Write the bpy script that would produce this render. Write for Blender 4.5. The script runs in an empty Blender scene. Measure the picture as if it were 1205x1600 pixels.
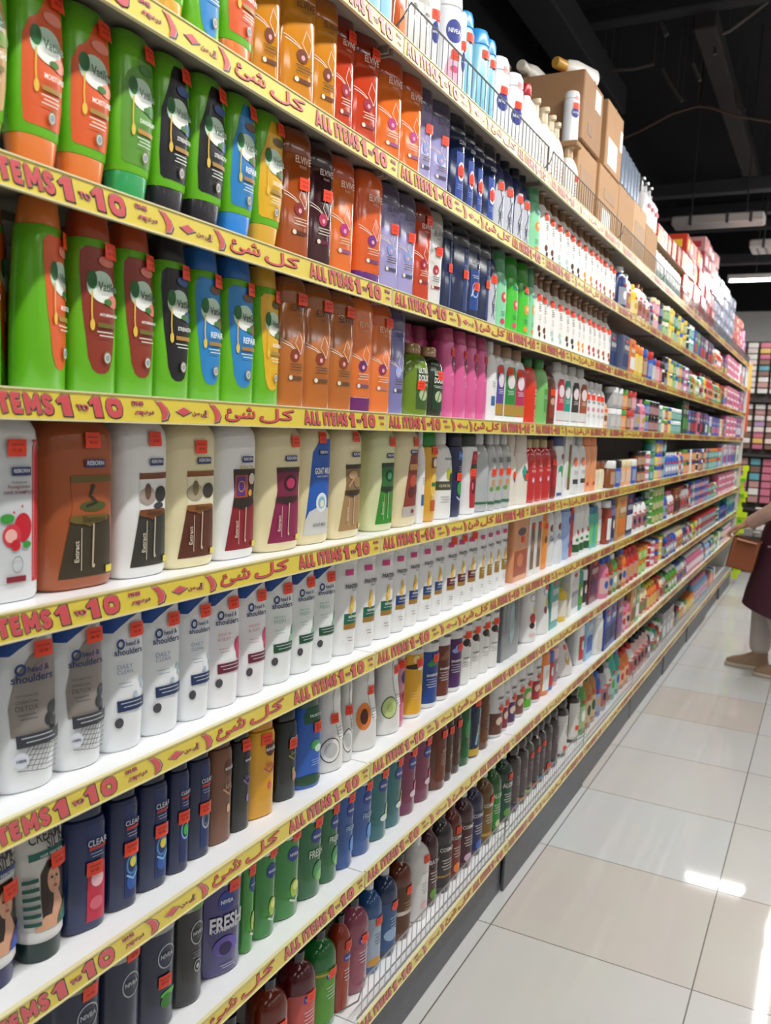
import bpy, bmesh, math, random
from mathutils import Vector, Matrix
SC = bpy.context.scene
COL = SC.collection
random.seed(7)
sin, cos, PI = math.sin, math.cos, math.pi

# ---------------------------------------------------------------- camera
def make_camera():
    f, yaw, pitch, roll = 1341.18, -0.47496, -0.10327, 0.04717
    yaw = -yaw * -1
    fw = Vector((sin(yaw) * cos(pitch), cos(yaw) * cos(pitch), sin(pitch)))
    r = Vector((cos(yaw), -sin(yaw), 0)); u = r.cross(fw)
    r2 = cos(roll) * r + sin(roll) * u
    u2 = -sin(roll) * r + cos(roll) * u
    cd = bpy.data.cameras.new('camera'); c = bpy.data.objects.new('camera', cd)
    COL.objects.link(c)
    c.matrix_world = Matrix(((r2.x, u2.x, -fw.x, .83996), (r2.y, u2.y, -fw.y, -1.61572), (r2.z, u2.z, -fw.z, 1.54237), (0, 0, 0, 1)))
    cd.sensor_fit = 'VERTICAL'; cd.sensor_height = 24.0; cd.lens = f / 1600 * 24.0
    cd.clip_start = .02; cd.clip_end = 100
    cd.dof.use_dof = True; cd.dof.focus_distance = 1.7; cd.dof.aperture_fstop = 4.0
    SC.camera = c
make_camera()

# ---------------------------------------------------------------- world, lights, exposure
W = bpy.data.worlds.new('world'); SC.world = W; W.use_nodes = True
W.node_tree.nodes['Background'].inputs[0].default_value = (.92, .96, 1, 1)
W.node_tree.nodes['Background'].inputs[1].default_value = .05
SC.view_settings.view_transform = 'Standard'; SC.view_settings.look = 'None'
SC.view_settings.exposure = -0.1; SC.view_settings.gamma = 1.0
SC.view_settings.use_curve_mapping = False
TUBE_W = 20.0        # watts of one 1.2 m tube
LIGHTS = [(x, y, 3.25) for x in (.73,) for y in (-3.6, -2.2, -.8, .6, 2.0, 3.4, 4.8, 6.2, 7.6, 9.0)] + \
         [(x, y, 3.05) for x in (1.95, 4.1) for y in (-2.6, -.4, 1.8, 4.0, 6.2, 8.6)]
def lamp_light(x, y, z, length, rz, watts):
    ld = bpy.data.lights.new('tube_lamp_light', 'AREA'); ld.shape = 'RECTANGLE'
    ld.size = .07; ld.size_y = length; ld.energy = watts; ld.color = (1.0, .985, .95)
    o = bpy.data.objects.new('tube_lamp_light', ld); COL.objects.link(o)
    o.location = (x, y, z - .075); o.rotation_euler = (0, 0, rz)
    return o

# ---------------------------------------------------------------- materials
HEX = dict(white='#eef0f0', navy='#1c2f66', yellow='#e8c62e', brown='#8a4a22', cream='#efe0b4', pink='#dd7f9d', green='#4f9a3a',
    olive='#8a9a3a', teal='#2f9a92', red='#c42a22', orange='#e8802c', black='#1d1c20', grey='#a9adb2', slate='#4f5a78',
    purple='#7a4f96', lilac='#b4add6', peach='#eeae7c', maroon='#6a2030', blue='#2c58b8', darkgreen='#1d4a2a', lime='#8fc83c',
    sky='#86b8dc', royal='#1c3c9a', silver='#b8bcc0', turquoise='#3fae9c', blush='#e9c4c0', amber='#b8782a', tan='#c89458',
    beige='#d8c8a4', plum='#542048', mauve='#a58a9c', greige='#b9b0a8', rust='#9a3c28', periwinkle='#6a78b8')
_mats = {}
def lin(h):
    h = h.lstrip('#'); o = []
    for i in (0, 2, 4):
        c = int(h[i:i + 2], 16) / 255
        o.append(c / 12.92 if c <= .04045 else ((c + .055) / 1.055) ** 2.4)
    return (o[0], o[1], o[2], 1)
def M(c, rough=.32, coat=.15, trans=0.0, metal=0.0, emit=0.0, var=.04, name=None):
    c = HEX.get(c, c); key = (c, rough, coat, trans, metal, emit, var)
    if key in _mats: return _mats[key]
    m = bpy.data.materials.new(name or 'paint'); m.use_nodes = True
    nt = m.node_tree; b = nt.nodes['Principled BSDF']
    b.inputs['Base Color'].default_value = lin(c); b.inputs['Roughness'].default_value = rough
    b.inputs['Coat Weight'].default_value = coat; b.inputs['Coat Roughness'].default_value = .12
    b.inputs['Metallic'].default_value = metal; b.inputs['Transmission Weight'].default_value = trans
    if emit:
        b.inputs['Emission Color'].default_value = lin(c); b.inputs['Emission Strength'].default_value = emit
    elif var:
        tc = nt.nodes.new('ShaderNodeTexCoord'); n = nt.nodes.new('ShaderNodeTexNoise'); n.inputs['Scale'].default_value = 22
        mx = nt.nodes.new('ShaderNodeMix'); mx.data_type = 'RGBA'; mx.inputs[0].default_value = .5
        lc = lin(c)
        mx.inputs[6].default_value = tuple(v * (1 - var) for v in lc[:3]) + (1,)
        mx.inputs[7].default_value = tuple(min(1, v * (1 + var)) for v in lc[:3]) + (1,)
        nt.links.new(tc.outputs['Object'], n.inputs['Vector']); nt.links.new(n.outputs['Fac'], mx.inputs[0])
        nt.links.new(mx.outputs[2], b.inputs['Base Color'])
    _mats[key] = m
    return m

# ---------------------------------------------------------------- object helpers
def put(name, me, parent=None, loc=(0, 0, 0), rz=0.0):
    o = bpy.data.objects.new(name, me); COL.objects.link(o)
    o.location = loc; o.rotation_euler = (0, 0, rz)
    if parent: o.parent = parent
    return o
def tag(o, label, cat, group=None, kind=None):
    if label: o['label'] = label
    if cat: o['category'] = cat
    if group: o['group'] = group
    if kind: o['kind'] = kind
    return o
def struct(o): o['kind'] = 'structure'; return o
def mesh(name, verts, faces, mats, fm=None, smooth=None):
    me = bpy.data.meshes.new(name); me.from_pydata(verts, [], faces)
    for m in (mats if isinstance(mats, (list, tuple)) else [mats]): me.materials.append(m)
    if fm: me.polygons.foreach_set('material_index', fm)
    if smooth is not None:
        me.polygons.foreach_set('use_smooth', [True] * len(me.polygons))
        me.set_sharp_from_angle(angle=math.radians(smooth))
    me.update(); return me
class MB:
    def __init__(s): s.v = []; s.f = []; s.m = []
    def box(s, x0, x1, y0, y1, z0, z1, mi=0):
        n = len(s.v)
        s.v += [(x, y, z) for z in (z0, z1) for y in (y0, y1) for x in (x0, x1)]
        s.f += [tuple(n + i for i in q) for q in ((0, 2, 3, 1), (4, 5, 7, 6), (0, 1, 5, 4), (2, 6, 7, 3), (0, 4, 6, 2), (1, 3, 7, 5))]
        s.m += [mi] * 6; return s
    def rbox(s, x0, x1, y0, y1, z0, z1, r=.004, mi=0):       # box with chamfered edges
        n = len(s.v); P = []
        for z, i in ((z0, r), (z0 + r, 0), (z1 - r, 0), (z1, r)):
            a0, a1, b0, b1 = x0 + i, x1 - i, y0 + i, y1 - i
            P += [(a0 + r, b0, z), (a1 - r, b0, z), (a1, b0 + r, z), (a1, b1 - r, z), (a1 - r, b1, z), (a0 + r, b1, z), (a0, b1 - r, z), (a0, b0 + r, z)]
        s.v += P
        for k in range(3):
            for i in range(8):
                j = (i + 1) % 8; s.f.append((n + k * 8 + i, n + k * 8 + j, n + k * 8 + 8 + j, n + k * 8 + 8 + i)); s.m.append(mi)
        s.f += [tuple(n + 7 - i for i in range(8)), tuple(n + 24 + i for i in range(8))]; s.m += [mi, mi]; return s
    def tube(s, pts, r, seg=6, mi=0, closed_ends=True):
        pts = [Vector(p) for p in pts]; n0 = len(s.v); k = len(pts)
        for i, p in enumerate(pts):
            t = (pts[min(i + 1, k - 1)] - pts[max(i - 1, 0)]).normalized()
            a = t.cross(Vector((0, 0, 1)) if abs(t.z) < .9 else Vector((1, 0, 0))).normalized(); b = t.cross(a)
            rr = r[i] if isinstance(r, (list, tuple)) else r
            for j in range(seg):
                q = 2 * PI * j / seg; s.v.append(tuple(p + a * (rr * cos(q)) + b * (rr * sin(q))))
        for i in range(k - 1):
            for j in range(seg):
                j2 = (j + 1) % seg
                s.f.append((n0 + i * seg + j, n0 + i * seg + j2, n0 + (i + 1) * seg + j2, n0 + (i + 1) * seg + j)); s.m.append(mi)
        s.f.append(tuple(n0 + j for j in range(seg))[::-1]); s.f.append(tuple(n0 + (k - 1) * seg + j for j in range(seg))); s.m += [mi, mi]
        return s
    def loft(s, rings, seg=28, mi=0):                        # rings: (z, a_y, b_x, n, yoff, xoff)
        n0 = len(s.v)
        for R in rings:
            z, a, b, n = R[:4]; yo = R[4] if len(R) > 4 else 0; xo = R[5] if len(R) > 5 else 0
            for j in range(seg):
                q = 2 * PI * (j + .5) / seg; c, d = cos(q), sin(q)
                s.v.append((xo + b * math.copysign(abs(c) ** (2 / n), c), yo + a * math.copysign(abs(d) ** (2 / n), d), z))
        for i in range(len(rings) - 1):
            for j in range(seg):
                j2 = (j + 1) % seg
                s.f.append((n0 + i * seg + j, n0 + i * seg + j2, n0 + (i + 1) * seg + j2, n0 + (i + 1) * seg + j)); s.m.append(mi)
        s.f.append(tuple(n0 + seg - 1 - j for j in range(seg))); s.f.append(tuple(n0 + (len(rings) - 1) * seg + j for j in range(seg))); s.m += [mi, mi]
        return s
    def build(s, name, mats, parent=None, loc=(0, 0, 0), rz=0.0, smooth=None):
        return put(name, mesh(name, s.v, s.f, mats, s.m, smooth), parent, loc, rz)

# ---------------------------------------------------------------- lettering
_txt = {}
def text_geo(s, bold=0.0, res=2):
    k = (s, bold, res)
    if k in _txt: return _txt[k]
    c = bpy.data.curves.new('lettering', 'FONT'); c.body = s; c.resolution_u = res; c.offset = bold; c.fill_mode = 'FRONT'
    o = bpy.data.objects.new('lettering', c); COL.objects.link(o)
    bpy.context.view_layer.update()
    e = o.evaluated_get(bpy.context.evaluated_depsgraph_get()); me = e.to_mesh()
    V = [(v.co.x, v.co.y) for v in me.vertices]; F = [tuple(p.vertices) for p in me.polygons]
    e.to_mesh_clear(); bpy.data.objects.remove(o); bpy.data.curves.remove(c)
    xs = [v[0] for v in V] or [0]; ys = [v[1] for v in V] or [0]
    _txt[k] = (V, F, min(xs), max(xs), min(ys), max(ys))
    return _txt[k]
# ---------------------------------------------------------------- bottle shapes
# every kind: list of parts (part name, 'b'ody/'c'ap/'n' third colour, rings of (z/h, a/A, b/B, exponent))
def box_r(z0, z1, a, n, e=.012, a1=None):
    a1 = a if a1 is None else a1
    return [(z0, a * .93, a * .9, n), (z0 + e, a, a, n), (z1 - e, a1, a1, n), (z1, a1 * .96, a1 * .94, n)]
KINDS = {
 'vup': [('body', 'b', [(0, .92, .9, 2.8), (.02, 1, 1, 2.8), (.3, 1, 1, 2.8), (.55, .97, .97, 2.7), (.75, .9, .92, 2.6), (.84, .86, .88, 2.5), (.855, .82, .85, 2.5)]),
         ('cap', 'c', [(.856, .78, .8, 2.5), (.862, .8, .82, 2.5), (.985, .7, .72, 2.4), (1, .66, .68, 2.4)])],
 'vdn': [('cap', 'c', [(0, .66, .66, 2.4), (.01, .7, .7, 2.4), (.2, .86, .86, 2.5), (.205, .85, .85, 2.5)]),
         ('body', 'b', [(.206, .87, .87, 2.5), (.22, .9, .9, 2.6), (.38, .97, .97, 2.7), (.6, 1, 1, 2.8), (.85, .97, .94, 2.8), (.96, .86, .82, 2.8), (1, .7, .6, 2.6)])],
 'elv': [('body', 'b', [(0, .93, .93, 4), (.01, .98, .98, 4), (.02, 1, 1, 4), (.8, 1, 1, 4), (.805, .985, .98, 4)]),
         ('cap', 'c', [(.806, .985, .98, 4), (.812, 1, 1, 4), (.93, .98, .96, 3.6), (.98, .9, .85, 3.2), (1, .8, .7, 3)])],
 'eld': [('cap', 'c', [(0, .93, .93, 4), (.01, 1, 1, 4), (.13, 1, 1, 4), (.133, .98, .98, 4)]),
         ('body', 'b', [(.134, .985, .985, 4), (.14, 1, 1, 4), (.9, 1, .98, 4), (.97, .93, .9, 3.4), (1, .82, .76, 3)])],
 'lot': [('body', 'b', [(0, .9, .88, 3), (.02, 1, 1, 3), (.5, 1, .98, 3), (.62, .97, .9, 2.8), (.7, .86, .78, 2.6), (.76, .66, .62, 2.4), (.8, .5, .5, 2.2)]),
         ('cap', 'c', [(.801, .42, .5, 2), (.81, .46, .55, 2), (.93, .42, .5, 2), (.95, .44, .8, 2), (1, .4, .78, 2)])],
 'jug': [('body', 'b', [(0, .88, .86, 3.2), (.012, .95, .94, 3.2), (.035, 1, 1, 3.2), (.6, 1, 1, 3.2), (.83, 1, .99, 3.1), (.89, .96, .94, 3), (.93, .86, .84, 2.8), (.96, .66, .68, 2.4), (.975, .4, .6, 2)]),
         ('cap', 'c', [(.976, .36, .55, 2), (.98, .38, .57, 2), (1.0, .36, .55, 2)])],
 'hs': [('body', 'b', [(0, .84, .85, 2.5), (.012, .9, .92, 2.5), (.04, .95, .98, 2.5), (.3, 1, 1, 2.5), (.6, 1, .97, 2.5), (.8, .95, .9, 2.5), (.905, .91, .85, 2.5)]),
        ('cap', 'c', [(.906, .92, .86, 2.5), (.95, .86, .8, 2.5), (.985, .74, .68, 2.5), (1, .6, .55, 2.4)])],
 'pan': [('body', 'b', [(0, .84, .84, 2.4), (.012, .92, .92, 2.4), (.04, .97, .97, 2.4), (.4, 1, 1, 2.4), (.86, .96, .94, 2.4), (.865, .95, .93, 2.4)]),
         ('cap', 'c', [(.866, .95, .93, 2.4), (.872, .97, .95, 2.4), (.97, .93, .9, 2.4), (1, .8, .78, 2.3)])],
 'tube': [('cap', 'c', [(0, .8, .8, 2.1), (.01, .86, .9, 2.1), (.13, .9, .95, 2.1), (.135, .88, .93, 2.1)]),
          ('body', 'b', [(.136, .9, .95, 2.1), (.15, .93, 1, 2.1), (.4, .97, .8, 2.2), (.75, 1.02, .42, 2.3), (.93, 1.04, .12, 2.6), (1, 1.05, .08, 3)])],
 'rect': [('body', 'b', [(0, .9, .86, 3.4), (.012, .97, .96, 3.4), (.025, 1, 1, 3.4), (.78, 1, 1, 3.4), (.83, .93, .95, 3.2), (.84, .82, .85, 3)]),
          ('cap', 'c', [(.841, .86, .86, 3.2), (.85, .88, .88, 3.2), (.97, .86, .84, 3.2), (1, .8, .74, 3)])],
 'gel': [('body', 'b', [(0, .84, .84, 2.3), (.012, .93, .93, 2.3), (.035, .99, .99, 2.3), (.82, 1, 1, 2.3)]),
         ('collar', 'n', [(.821, 1, 1, 2.3), (.83, 1.02, 1.02, 2.3), (.885, 1.0, 1.0, 2.3), (.89, .97, .97, 2.3)]),
         ('cap', 'c', [(.891, .95, .95, 2.3), (.9, .97, .97, 2.3), (.985, .94, .94, 2.3), (1, .86, .86, 2.3)])],
 'cyl': [('body', 'b', [(0, .86, .86, 2), (.012, .95, .95, 2), (.03, 1, 1, 2), (.86, 1, 1, 2), (.87, .97, .97, 2)]),
         ('cap', 'c', [(.871, .96, .96, 2), (.88, .98, .98, 2), (.98, .96, .96, 2), (1, .88, .88, 2)])],
 'can': [('body', 'b', [(0, .9, .9, 2), (.012, 1, 1, 2), (.8, 1, 1, 2), (.83, .9, .9, 2)]),
         ('cap', 'c', [(.831, .9, .9, 2), (.84, .97, .97, 2), (.93, .93, .93, 2), (.98, .78, .78, 2), (1, .5, .5, 2)])],
 'cos': [('body', 'b', [(0, .86, .86, 2), (.012, .95, .95, 2), (.03, 1, 1, 2), (.64, 1, 1, 2), (.7, .97, .97, 2), (.76, .84, .84, 2), (.81, .58, .58, 2), (.84, .4, .4, 2), (.87, .36, .36, 2)]),
         ('cap', 'c', [(.871, .4, .4, 2), (.88, .43, .43, 2), (.985, .4, .4, 2), (1, .34, .34, 2)])],
 'oil': [('body', 'b', [(0, .88, .88, 2.2), (.012, .96, .96, 2.2), (.03, 1, 1, 2.2), (.7, 1, 1, 2.2), (.76, .9, .9, 2.1), (.79, .62, .62, 2)]),
         ('cap', 'c', [(.791, .62, .62, 2), (.8, .72, .72, 2), (.86, .8, .8, 2), (.92, .72, .72, 2), (.97, .5, .5, 2), (1, .3, .3, 2)])],
 'slim': [('body', 'b', [(0, .88, .85, 2.8), (.015, .97, .96, 2.8), (.04, 1, 1, 2.8), (.55, 1, .97, 2.8), (.72, .94, .88, 2.6), (.82, .76, .7, 2.4), (.86, .5, .5, 2)]),
          ('cap', 'c', [(.861, .5, .54, 2), (.87, .54, .58, 2), (.98, .52, .56, 2), (1, .46, .5, 2)])],
 'tall': [('body', 'b', [(0, .9, .9, 2.4), (.012, .97, .97, 2.4), (.04, 1, 1, 2.4), (.45, 1, 1, 2.4), (.62, .93, .93, 2.3), (.72, .82, .82, 2.2), (.74, .76, .78, 2.2)]),
          ('cap', 'c', [(.741, .76, .78, 2.2), (.75, .8, .82, 2.2), (.97, .72, .74, 2.2), (1, .64, .66, 2.2)])],
 'curvy': [('body', 'b', [(0, .86, .84, 2.3), (.015, .95, .94, 2.3), (.06, 1, 1, 2.3), (.3, .95, .95, 2.3), (.5, .8, .82, 2.3), (.6, .72, .76, 2.2), (.68, .76, .8, 2.2), (.8, .72, .76, 2.2), (.88, .56, .62, 2.1), (.9, .5, .56, 2)]),
           ('cap', 'c', [(.901, .5, .56, 2), (.91, .54, .6, 2), (.99, .5, .56, 2), (1, .44, .5, 2)])],
 'cone': [('body', 'b', [(0, .9, .85, 2.2), (.02, 1, 1, 2.2), (.2, .95, .95, 2.2), (.6, .6, .6, 2.1), (.85, .3, .32, 2), (.9, .24, .26, 2)]),
          ('cap', 'c', [(.901, .24, .28, 2), (.92, .28, .3, 2), (1, .2, .24, 2)])],
 'jar': [('body', 'b', [(0, .88, .88, 2), (.05, 1, 1, 2), (.66, 1, 1, 2), (.72, .92, .92, 2)]),
         ('lid', 'c', [(.721, .96, .96, 2), (.74, 1, 1, 2), (.96, .98, .98, 2), (1, .9, .9, 2)])],
 'box': [('body', 'b', [(0, .985, .98, 14), (.004, 1, 1, 14), (.996, 1, 1, 14), (1, .985, .98, 14)])],
 'pump': [('body', 'b', [(0, .86, .86, 2.1), (.01, .95, .95, 2.1), (.03, 1, 1, 2.1), (.58, 1, 1, 2.1), (.64, .97, .97, 2.1), (.69, .84, .84, 2), (.73, .58, .58, 2), (.755, .36, .36, 2), (.77, .34, .34, 2)]),
          ('pump', 'c', [(.771, .34, .34, 2), (.775, .4, .4, 2), (.84, .4, .4, 2), (.85, .2, .2, 2), (.93, .2, .2, 2), (.931, .36, .36, 2), (.985, .34, .34, 2), (1, .26, .26, 2)])],
}
class Face:                                                   # maps (u, v) on the front of a shape to a point
    def __init__(s, kind, A, B, h):
        R = []
        for nm, c, rings in KINDS[kind]:
            R += rings
        s.R = R; s.A, s.B, s.h = A, B, h
    def ab(s, v):
        R = s.R; v = max(R[0][0], min(R[-1][0], v))
        for i in range(len(R) - 1):
            if R[i][0] <= v <= R[i + 1][0]:
                d = R[i + 1][0] - R[i][0]; t = 0 if d < 1e-6 else (v - R[i][0]) / d
                L = [R[i][k] * (1 - t) + R[i + 1][k] * t for k in range(4)]
                return L[1] * s.A, L[2] * s.B, L[3]
        return R[-1][1] * s.A, R[-1][2] * s.B, R[-1][3]
    def P(s, u, v, off=.0004, absy=False):
        a, b, n = s.ab(v)
        y = u if absy else u * a
        k = max(-.985, min(.985, y / a))
        x = b * (1 - abs(k) ** n) ** (1 / n)
        # push out along the surface normal of the section
        nx = (abs(x) / b) ** (n - 1) / b if x > 1e-6 else 0; ny = abs(k) ** (n - 1) / a
        q = math.hypot(nx, ny) or 1
        return (x + off * nx / q, k * a + math.copysign(off * ny / q, k), v * s.h)

def shape_rows(d):
    """deco shape -> list of (v, u_left, u_right)"""
    k = d[0]
    if k == 'r': return [(d[2] + (d[4] - d[2]) * i / 4, d[1], d[3]) for i in range(5)], d[5]
    if k == 'e':
        cu, cv, ru, rv = d[1:5]; o = []
        for i in range(13):
            q = -PI / 2 + PI * i / 12; w = ru * max(.02, cos(q)); o.append((cv + rv * sin(q), cu - w, cu + w))
        return o, d[5]
    if k == 'o':
        o = []; R = d[1]
        for i in range(len(R) - 1):
            for t in (0, .34, .67): o.append(tuple(R[i][j] * (1 - t) + R[i + 1][j] * t for j in range(3)))
        return o + [tuple(R[-1])], d[2]
def deco_geo(F, decos, base_layer):
    V, Fc, FM, mats = [], [], [], []
    for i, d in enumerate(decos):
        off = .0005 + .00022 * (i + base_layer); n = len(V)
        if d[0] in 'reo':
            rows, c = shape_rows(d); NU = 10
            for v, l, r in rows:
                for j in range(NU + 1): V.append(F.P(l + (r - l) * j / NU, v, off))
            fs = [(n + a * (NU + 1) + j, n + a * (NU + 1) + j + 1, n + (a + 1) * (NU + 1) + j + 1, n + (a + 1) * (NU + 1) + j) for a in range(len(rows) - 1) for j in range(NU)]
        elif d[0] == 'g':                                     # ring: cu cv ru rv width colour
            cu, cv, ru, rv, w, c = d[1:7]; K = 20; fs = []
            for j in range(K):
                q = 2 * PI * j / K
                V.append(F.P(cu + ru * cos(q), cv + rv * sin(q), off)); V.append(F.P(cu + ru * (1 - w) * cos(q), cv + rv * (1 - w) * sin(q), off))
            for j in range(K):
                j2 = (j + 1) % K; fs.append((n + 2 * j, n + 2 * j2, n + 2 * j2 + 1, n + 2 * j + 1))
        elif d[0] == 'l':                                     # stroke: points, width (m), colour
            pts, w, c = d[1:4]; fs = []; Q = []
            for a in range(len(pts) - 1):
                for t in (0, .33, .66): Q.append((pts[a][0] * (1 - t) + pts[a + 1][0] * t, pts[a][1] * (1 - t) + pts[a + 1][1] * t))
            Q.append(pts[-1])
            for a, (u, v) in enumerate(Q):
                p, q = Q[max(a - 1, 0)], Q[min(a + 1, len(Q) - 1)]
                du, dv = (q[0] - p[0]) * F.A, (q[1] - p[1]) * F.h; L = math.hypot(du, dv) or 1
                V.append(F.P(u - dv / L * w / 2 / F.A, v + du / L * w / 2 / F.h, off)); V.append(F.P(u + dv / L * w / 2 / F.A, v - du / L * w / 2 / F.h, off))
            for a in range(len(Q) - 1): fs.append((n + 2 * a, n + 2 * a + 1, n + 2 * a + 3, n + 2 * a + 2))
        m = M(c, .4, .1)
        if m not in mats: mats.append(m)
        Fc += fs; FM += [mats.index(m)] * len(fs)
    return V, Fc, FM, mats
def text_parts(F, texts, base_layer):
    V, Fc, FM, mats = [], [], [], []
    for i, d in enumerate(texts):
        # ('t', string, cu, cv, width_u, colour, bold, sy, vertical)
        s, cu, cv, wu, c = d[1:6]; bold = d[6] if len(d) > 6 else .01; sy = d[7] if len(d) > 7 else 1.0; vert = len(d) > 8
        tv, tf, x0, x1, y0, y1 = text_geo(s, bold, 3)
        if not tv: continue
        n = len(V); off = .0005 + .00022 * base_layer + .0004
        if vert:
            sc = wu * F.h / (x1 - x0)
            for x, y in tv:
                V.append(F.P(cu * F.A - (y - (y0 + y1) / 2) * sc * sy, cv + (x - (x0 + x1) / 2) * sc / F.h, off, True))
        else:
            sc = wu * F.A / (x1 - x0)
            for x, y in tv:
                V.append(F.P(cu * F.A + (x - (x0 + x1) / 2) * sc, cv + (y - (y0 + y1) / 2) * sc * sy / F.h, off, True))
        m = M(c, .4, .1)
        if m not in mats: mats.append(m)
        Fc += [tuple(n + k for k in f) for f in tf]; FM += [mats.index(m)] * len(tf)
    return V, Fc, FM, mats

_proto = {}
def proto(key, w, full=True):
    """meshes of one kind of bottle at one width: list of (part name, level, mesh)"""
    w = round(w * 250) / 250
    if (key, w, full) in _proto: return _proto[(key, w, full)]
    S = SPEC[key]; kind, h, B = S['kind'], S['h'], S['B']; A = w / 2
    B = min(B, S['B']) if kind != 'box' else B
    if S.get('round'): B = min(A, B)
    F = Face(kind, A, B, h); out = []
    cols = {'b': S['body'], 'c': S['cap'], 'n': S.get('collar', 'white')}
    mm = S.get('m', {})
    def mt(c): return M(cols[c], S.get('rough', .3), S.get('coat', .25), S.get('trans', 0) if c == 'b' else 0)
    seg = 30 if full else 14
    if full:
        for nm, c, rings in KINDS[kind]:
            mb = MB(); mb.loft([(z * h, a * A, b * B, n) for z, a, b, n in rings], seg=44 if kind in ('elv', 'eld', 'rect', 'jug') else (56 if kind == 'box' else seg))
            if nm == 'pump':
                mb.loft([(.935 * h, .1 * A, .1 * A, 2), (.965 * h, .12 * A, .12 * A, 2)], 8)
                mb.tube([(0, 0, .962 * h), (0, A * .5, .968 * h), (0, A * 1.15, .962 * h), (0, A * 1.3, .945 * h)], [.007, .006, .0045, .004], 8)
            out.append((nm, 0, mesh(nm, mb.v, mb.f, mt(c), smooth=35)))
        D = [d for d in S['deco'] if d[0] in 'reogl']; T = [d for d in S['deco'] if d[0] == 't']
        if D:
            V, f, fm, ms = deco_geo(F, D[:1], 0); out.append(('label', 0, mesh('label', V, f, ms, fm, 60)))
            if D[1:]:
                V, f, fm, ms = deco_geo(F, D[1:], 1); out.append(('label_art', 1, mesh('label_art', V, f, ms, fm, 60)))
        if T:
            V, f, fm, ms = text_parts(F, T, len(D)); out.append(('lettering', 1 if D else 0, mesh('lettering', V, f, ms, fm, 60)))
        if S.get('st'):
            cu, cv = S['st']; cu *= .7; hw = .0125 / A; hh = .0105 / h
            V, f, fm, ms = deco_geo(F, [('o', [(cv - hh, cu - hw, cu + hw), (cv - hh * .2, cu - hw, cu + hw * 1.02), (cv + hh, cu - hw * .98, cu + hw)], '#ff4723'),
                ('r', cu - hw * .7, cv + hh * .25, cu + hw * .7, cv + hh * .5, '#cf3219'), ('r', cu - hw * .5, cv - hh * .45, cu - hw * .1, cv - hh * .1, '#cf3219'), ('r', cu + hw * .1, cv - hh * .45, cu + hw * .5, cv - hh * .1, '#cf3219')], len(D) + 4)
            out.append(('price_sticker', 0, mesh('price_sticker', V, f, ms, fm, 60)))
    else:                                                     # far away: one mesh, several materials
        mb = MB(); mats = []
        for nm, c, rings in KINDS[kind]:
            m = mt(c)
            if m not in mats: mats.append(m)
            mb.loft([(z * h, a * A, b * B, n) for z, a, b, n in rings], seg=16 if kind != 'box' else 24, mi=mats.index(m))
        D = [d for d in S['deco'] if d[0] in 'reogl']
        if D:
            V, f, fm, ms = deco_geo(F, D, 2); n = len(mb.v); k0 = len(mats)
            mb.v += V; mb.f += [tuple(n + i for i in q) for q in f]; mb.m += [k0 + i for i in fm]; mats += ms
        out.append((S['name'], 0, mesh(S['name'], mb.v, mb.f, mats, mb.m, 35)))
    _proto[(key, w, full)] = out
    return out
def place(key, x, y, z, w, rz=0.0, label=None, group=None, full=True):
    S = SPEC[key]; P = proto(key, w, full)
    if not full:
        o = put(S['name'], P[0][2], None, (x, y, z), rz)
        return tag(o, label, S['cat'], group)
    t = put(S['name'], None, None, (x, y, z), rz); tag(t, label, S['cat'], group)
    last = None
    for nm, lv, me in P:
        par = last if (lv == 1 and last) else t
        o = put(nm, me, par)
        if nm == 'label': last = o
    return t
# ---------------------------------------------------------------- the goods
SPEC = {}
def S(key, kind, h, B, desc, body, cap, deco=(), st=None, name='shampoo_bottle', cat='bottle', wmax=.092, **kw):
    SPEC[key] = dict(kind=kind, h=h, B=B, desc=desc, body=body, cap=cap, deco=list(deco), st=st, name=name, cat=cat, wmax=wmax, **kw)
WH = '#f3f4f4'
def bars(cu, v0, n, w, c, dv=.022, th=.006):
    return [('r', cu - w * (1 - .25 * (i % 2)), v0 - dv * i - th / 2, cu + w * (1 - .15 * ((i + 1) % 2)), v0 - dv * i + th / 2, c) for i in range(n)]

# green oil-care bottles, cap up / cap down
def vat_art(c, v0, dark, fruit):
    return [('e', .02, v0, .62, .085, '#c9e6d0'), ('e', -.4, v0 + .03, .2, .05, '#1f6b2c'), ('e', .1, v0 - .045, .5, .045, '#f2f6ee'),
            ('e', .55, v0 - .075, .28, .035, fruit), ('e', .3, v0 - .08, .2, .018, '#3c7a2c'), ('e', .25, v0 + .14, .4, .03, fruit),
            ('l', [(-.42, v0 - .03), (-.43, v0 - .14), (-.4, v0 - .2)], .0022, '#e6c04a'), ('e', -.4, v0 - .215, .09, .032, '#e9c650'),
            ('r', -.2, v0 - .225, .66, v0 - .2, dark)] + bars(.15, v0 - .25, 3, .38, '#dfe6d8', .02, .006)
def vat_txt(v0, bold_line):
    return [('t', 'Vatika', .2, v0, .84, '#143c1c', .02, 1.25), ('t', bold_line, .24, v0 - .155, .8, '#f4f4ee', .02, 1.3)]
def vat_badge(v): return [('e', .22, v, .17, .035, '#e8e8e2'), ('g', .22, v, .17, .035, .22, '#8a7a50'), ('e', .22, v, .09, .018, '#9aa6b0')]
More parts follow.
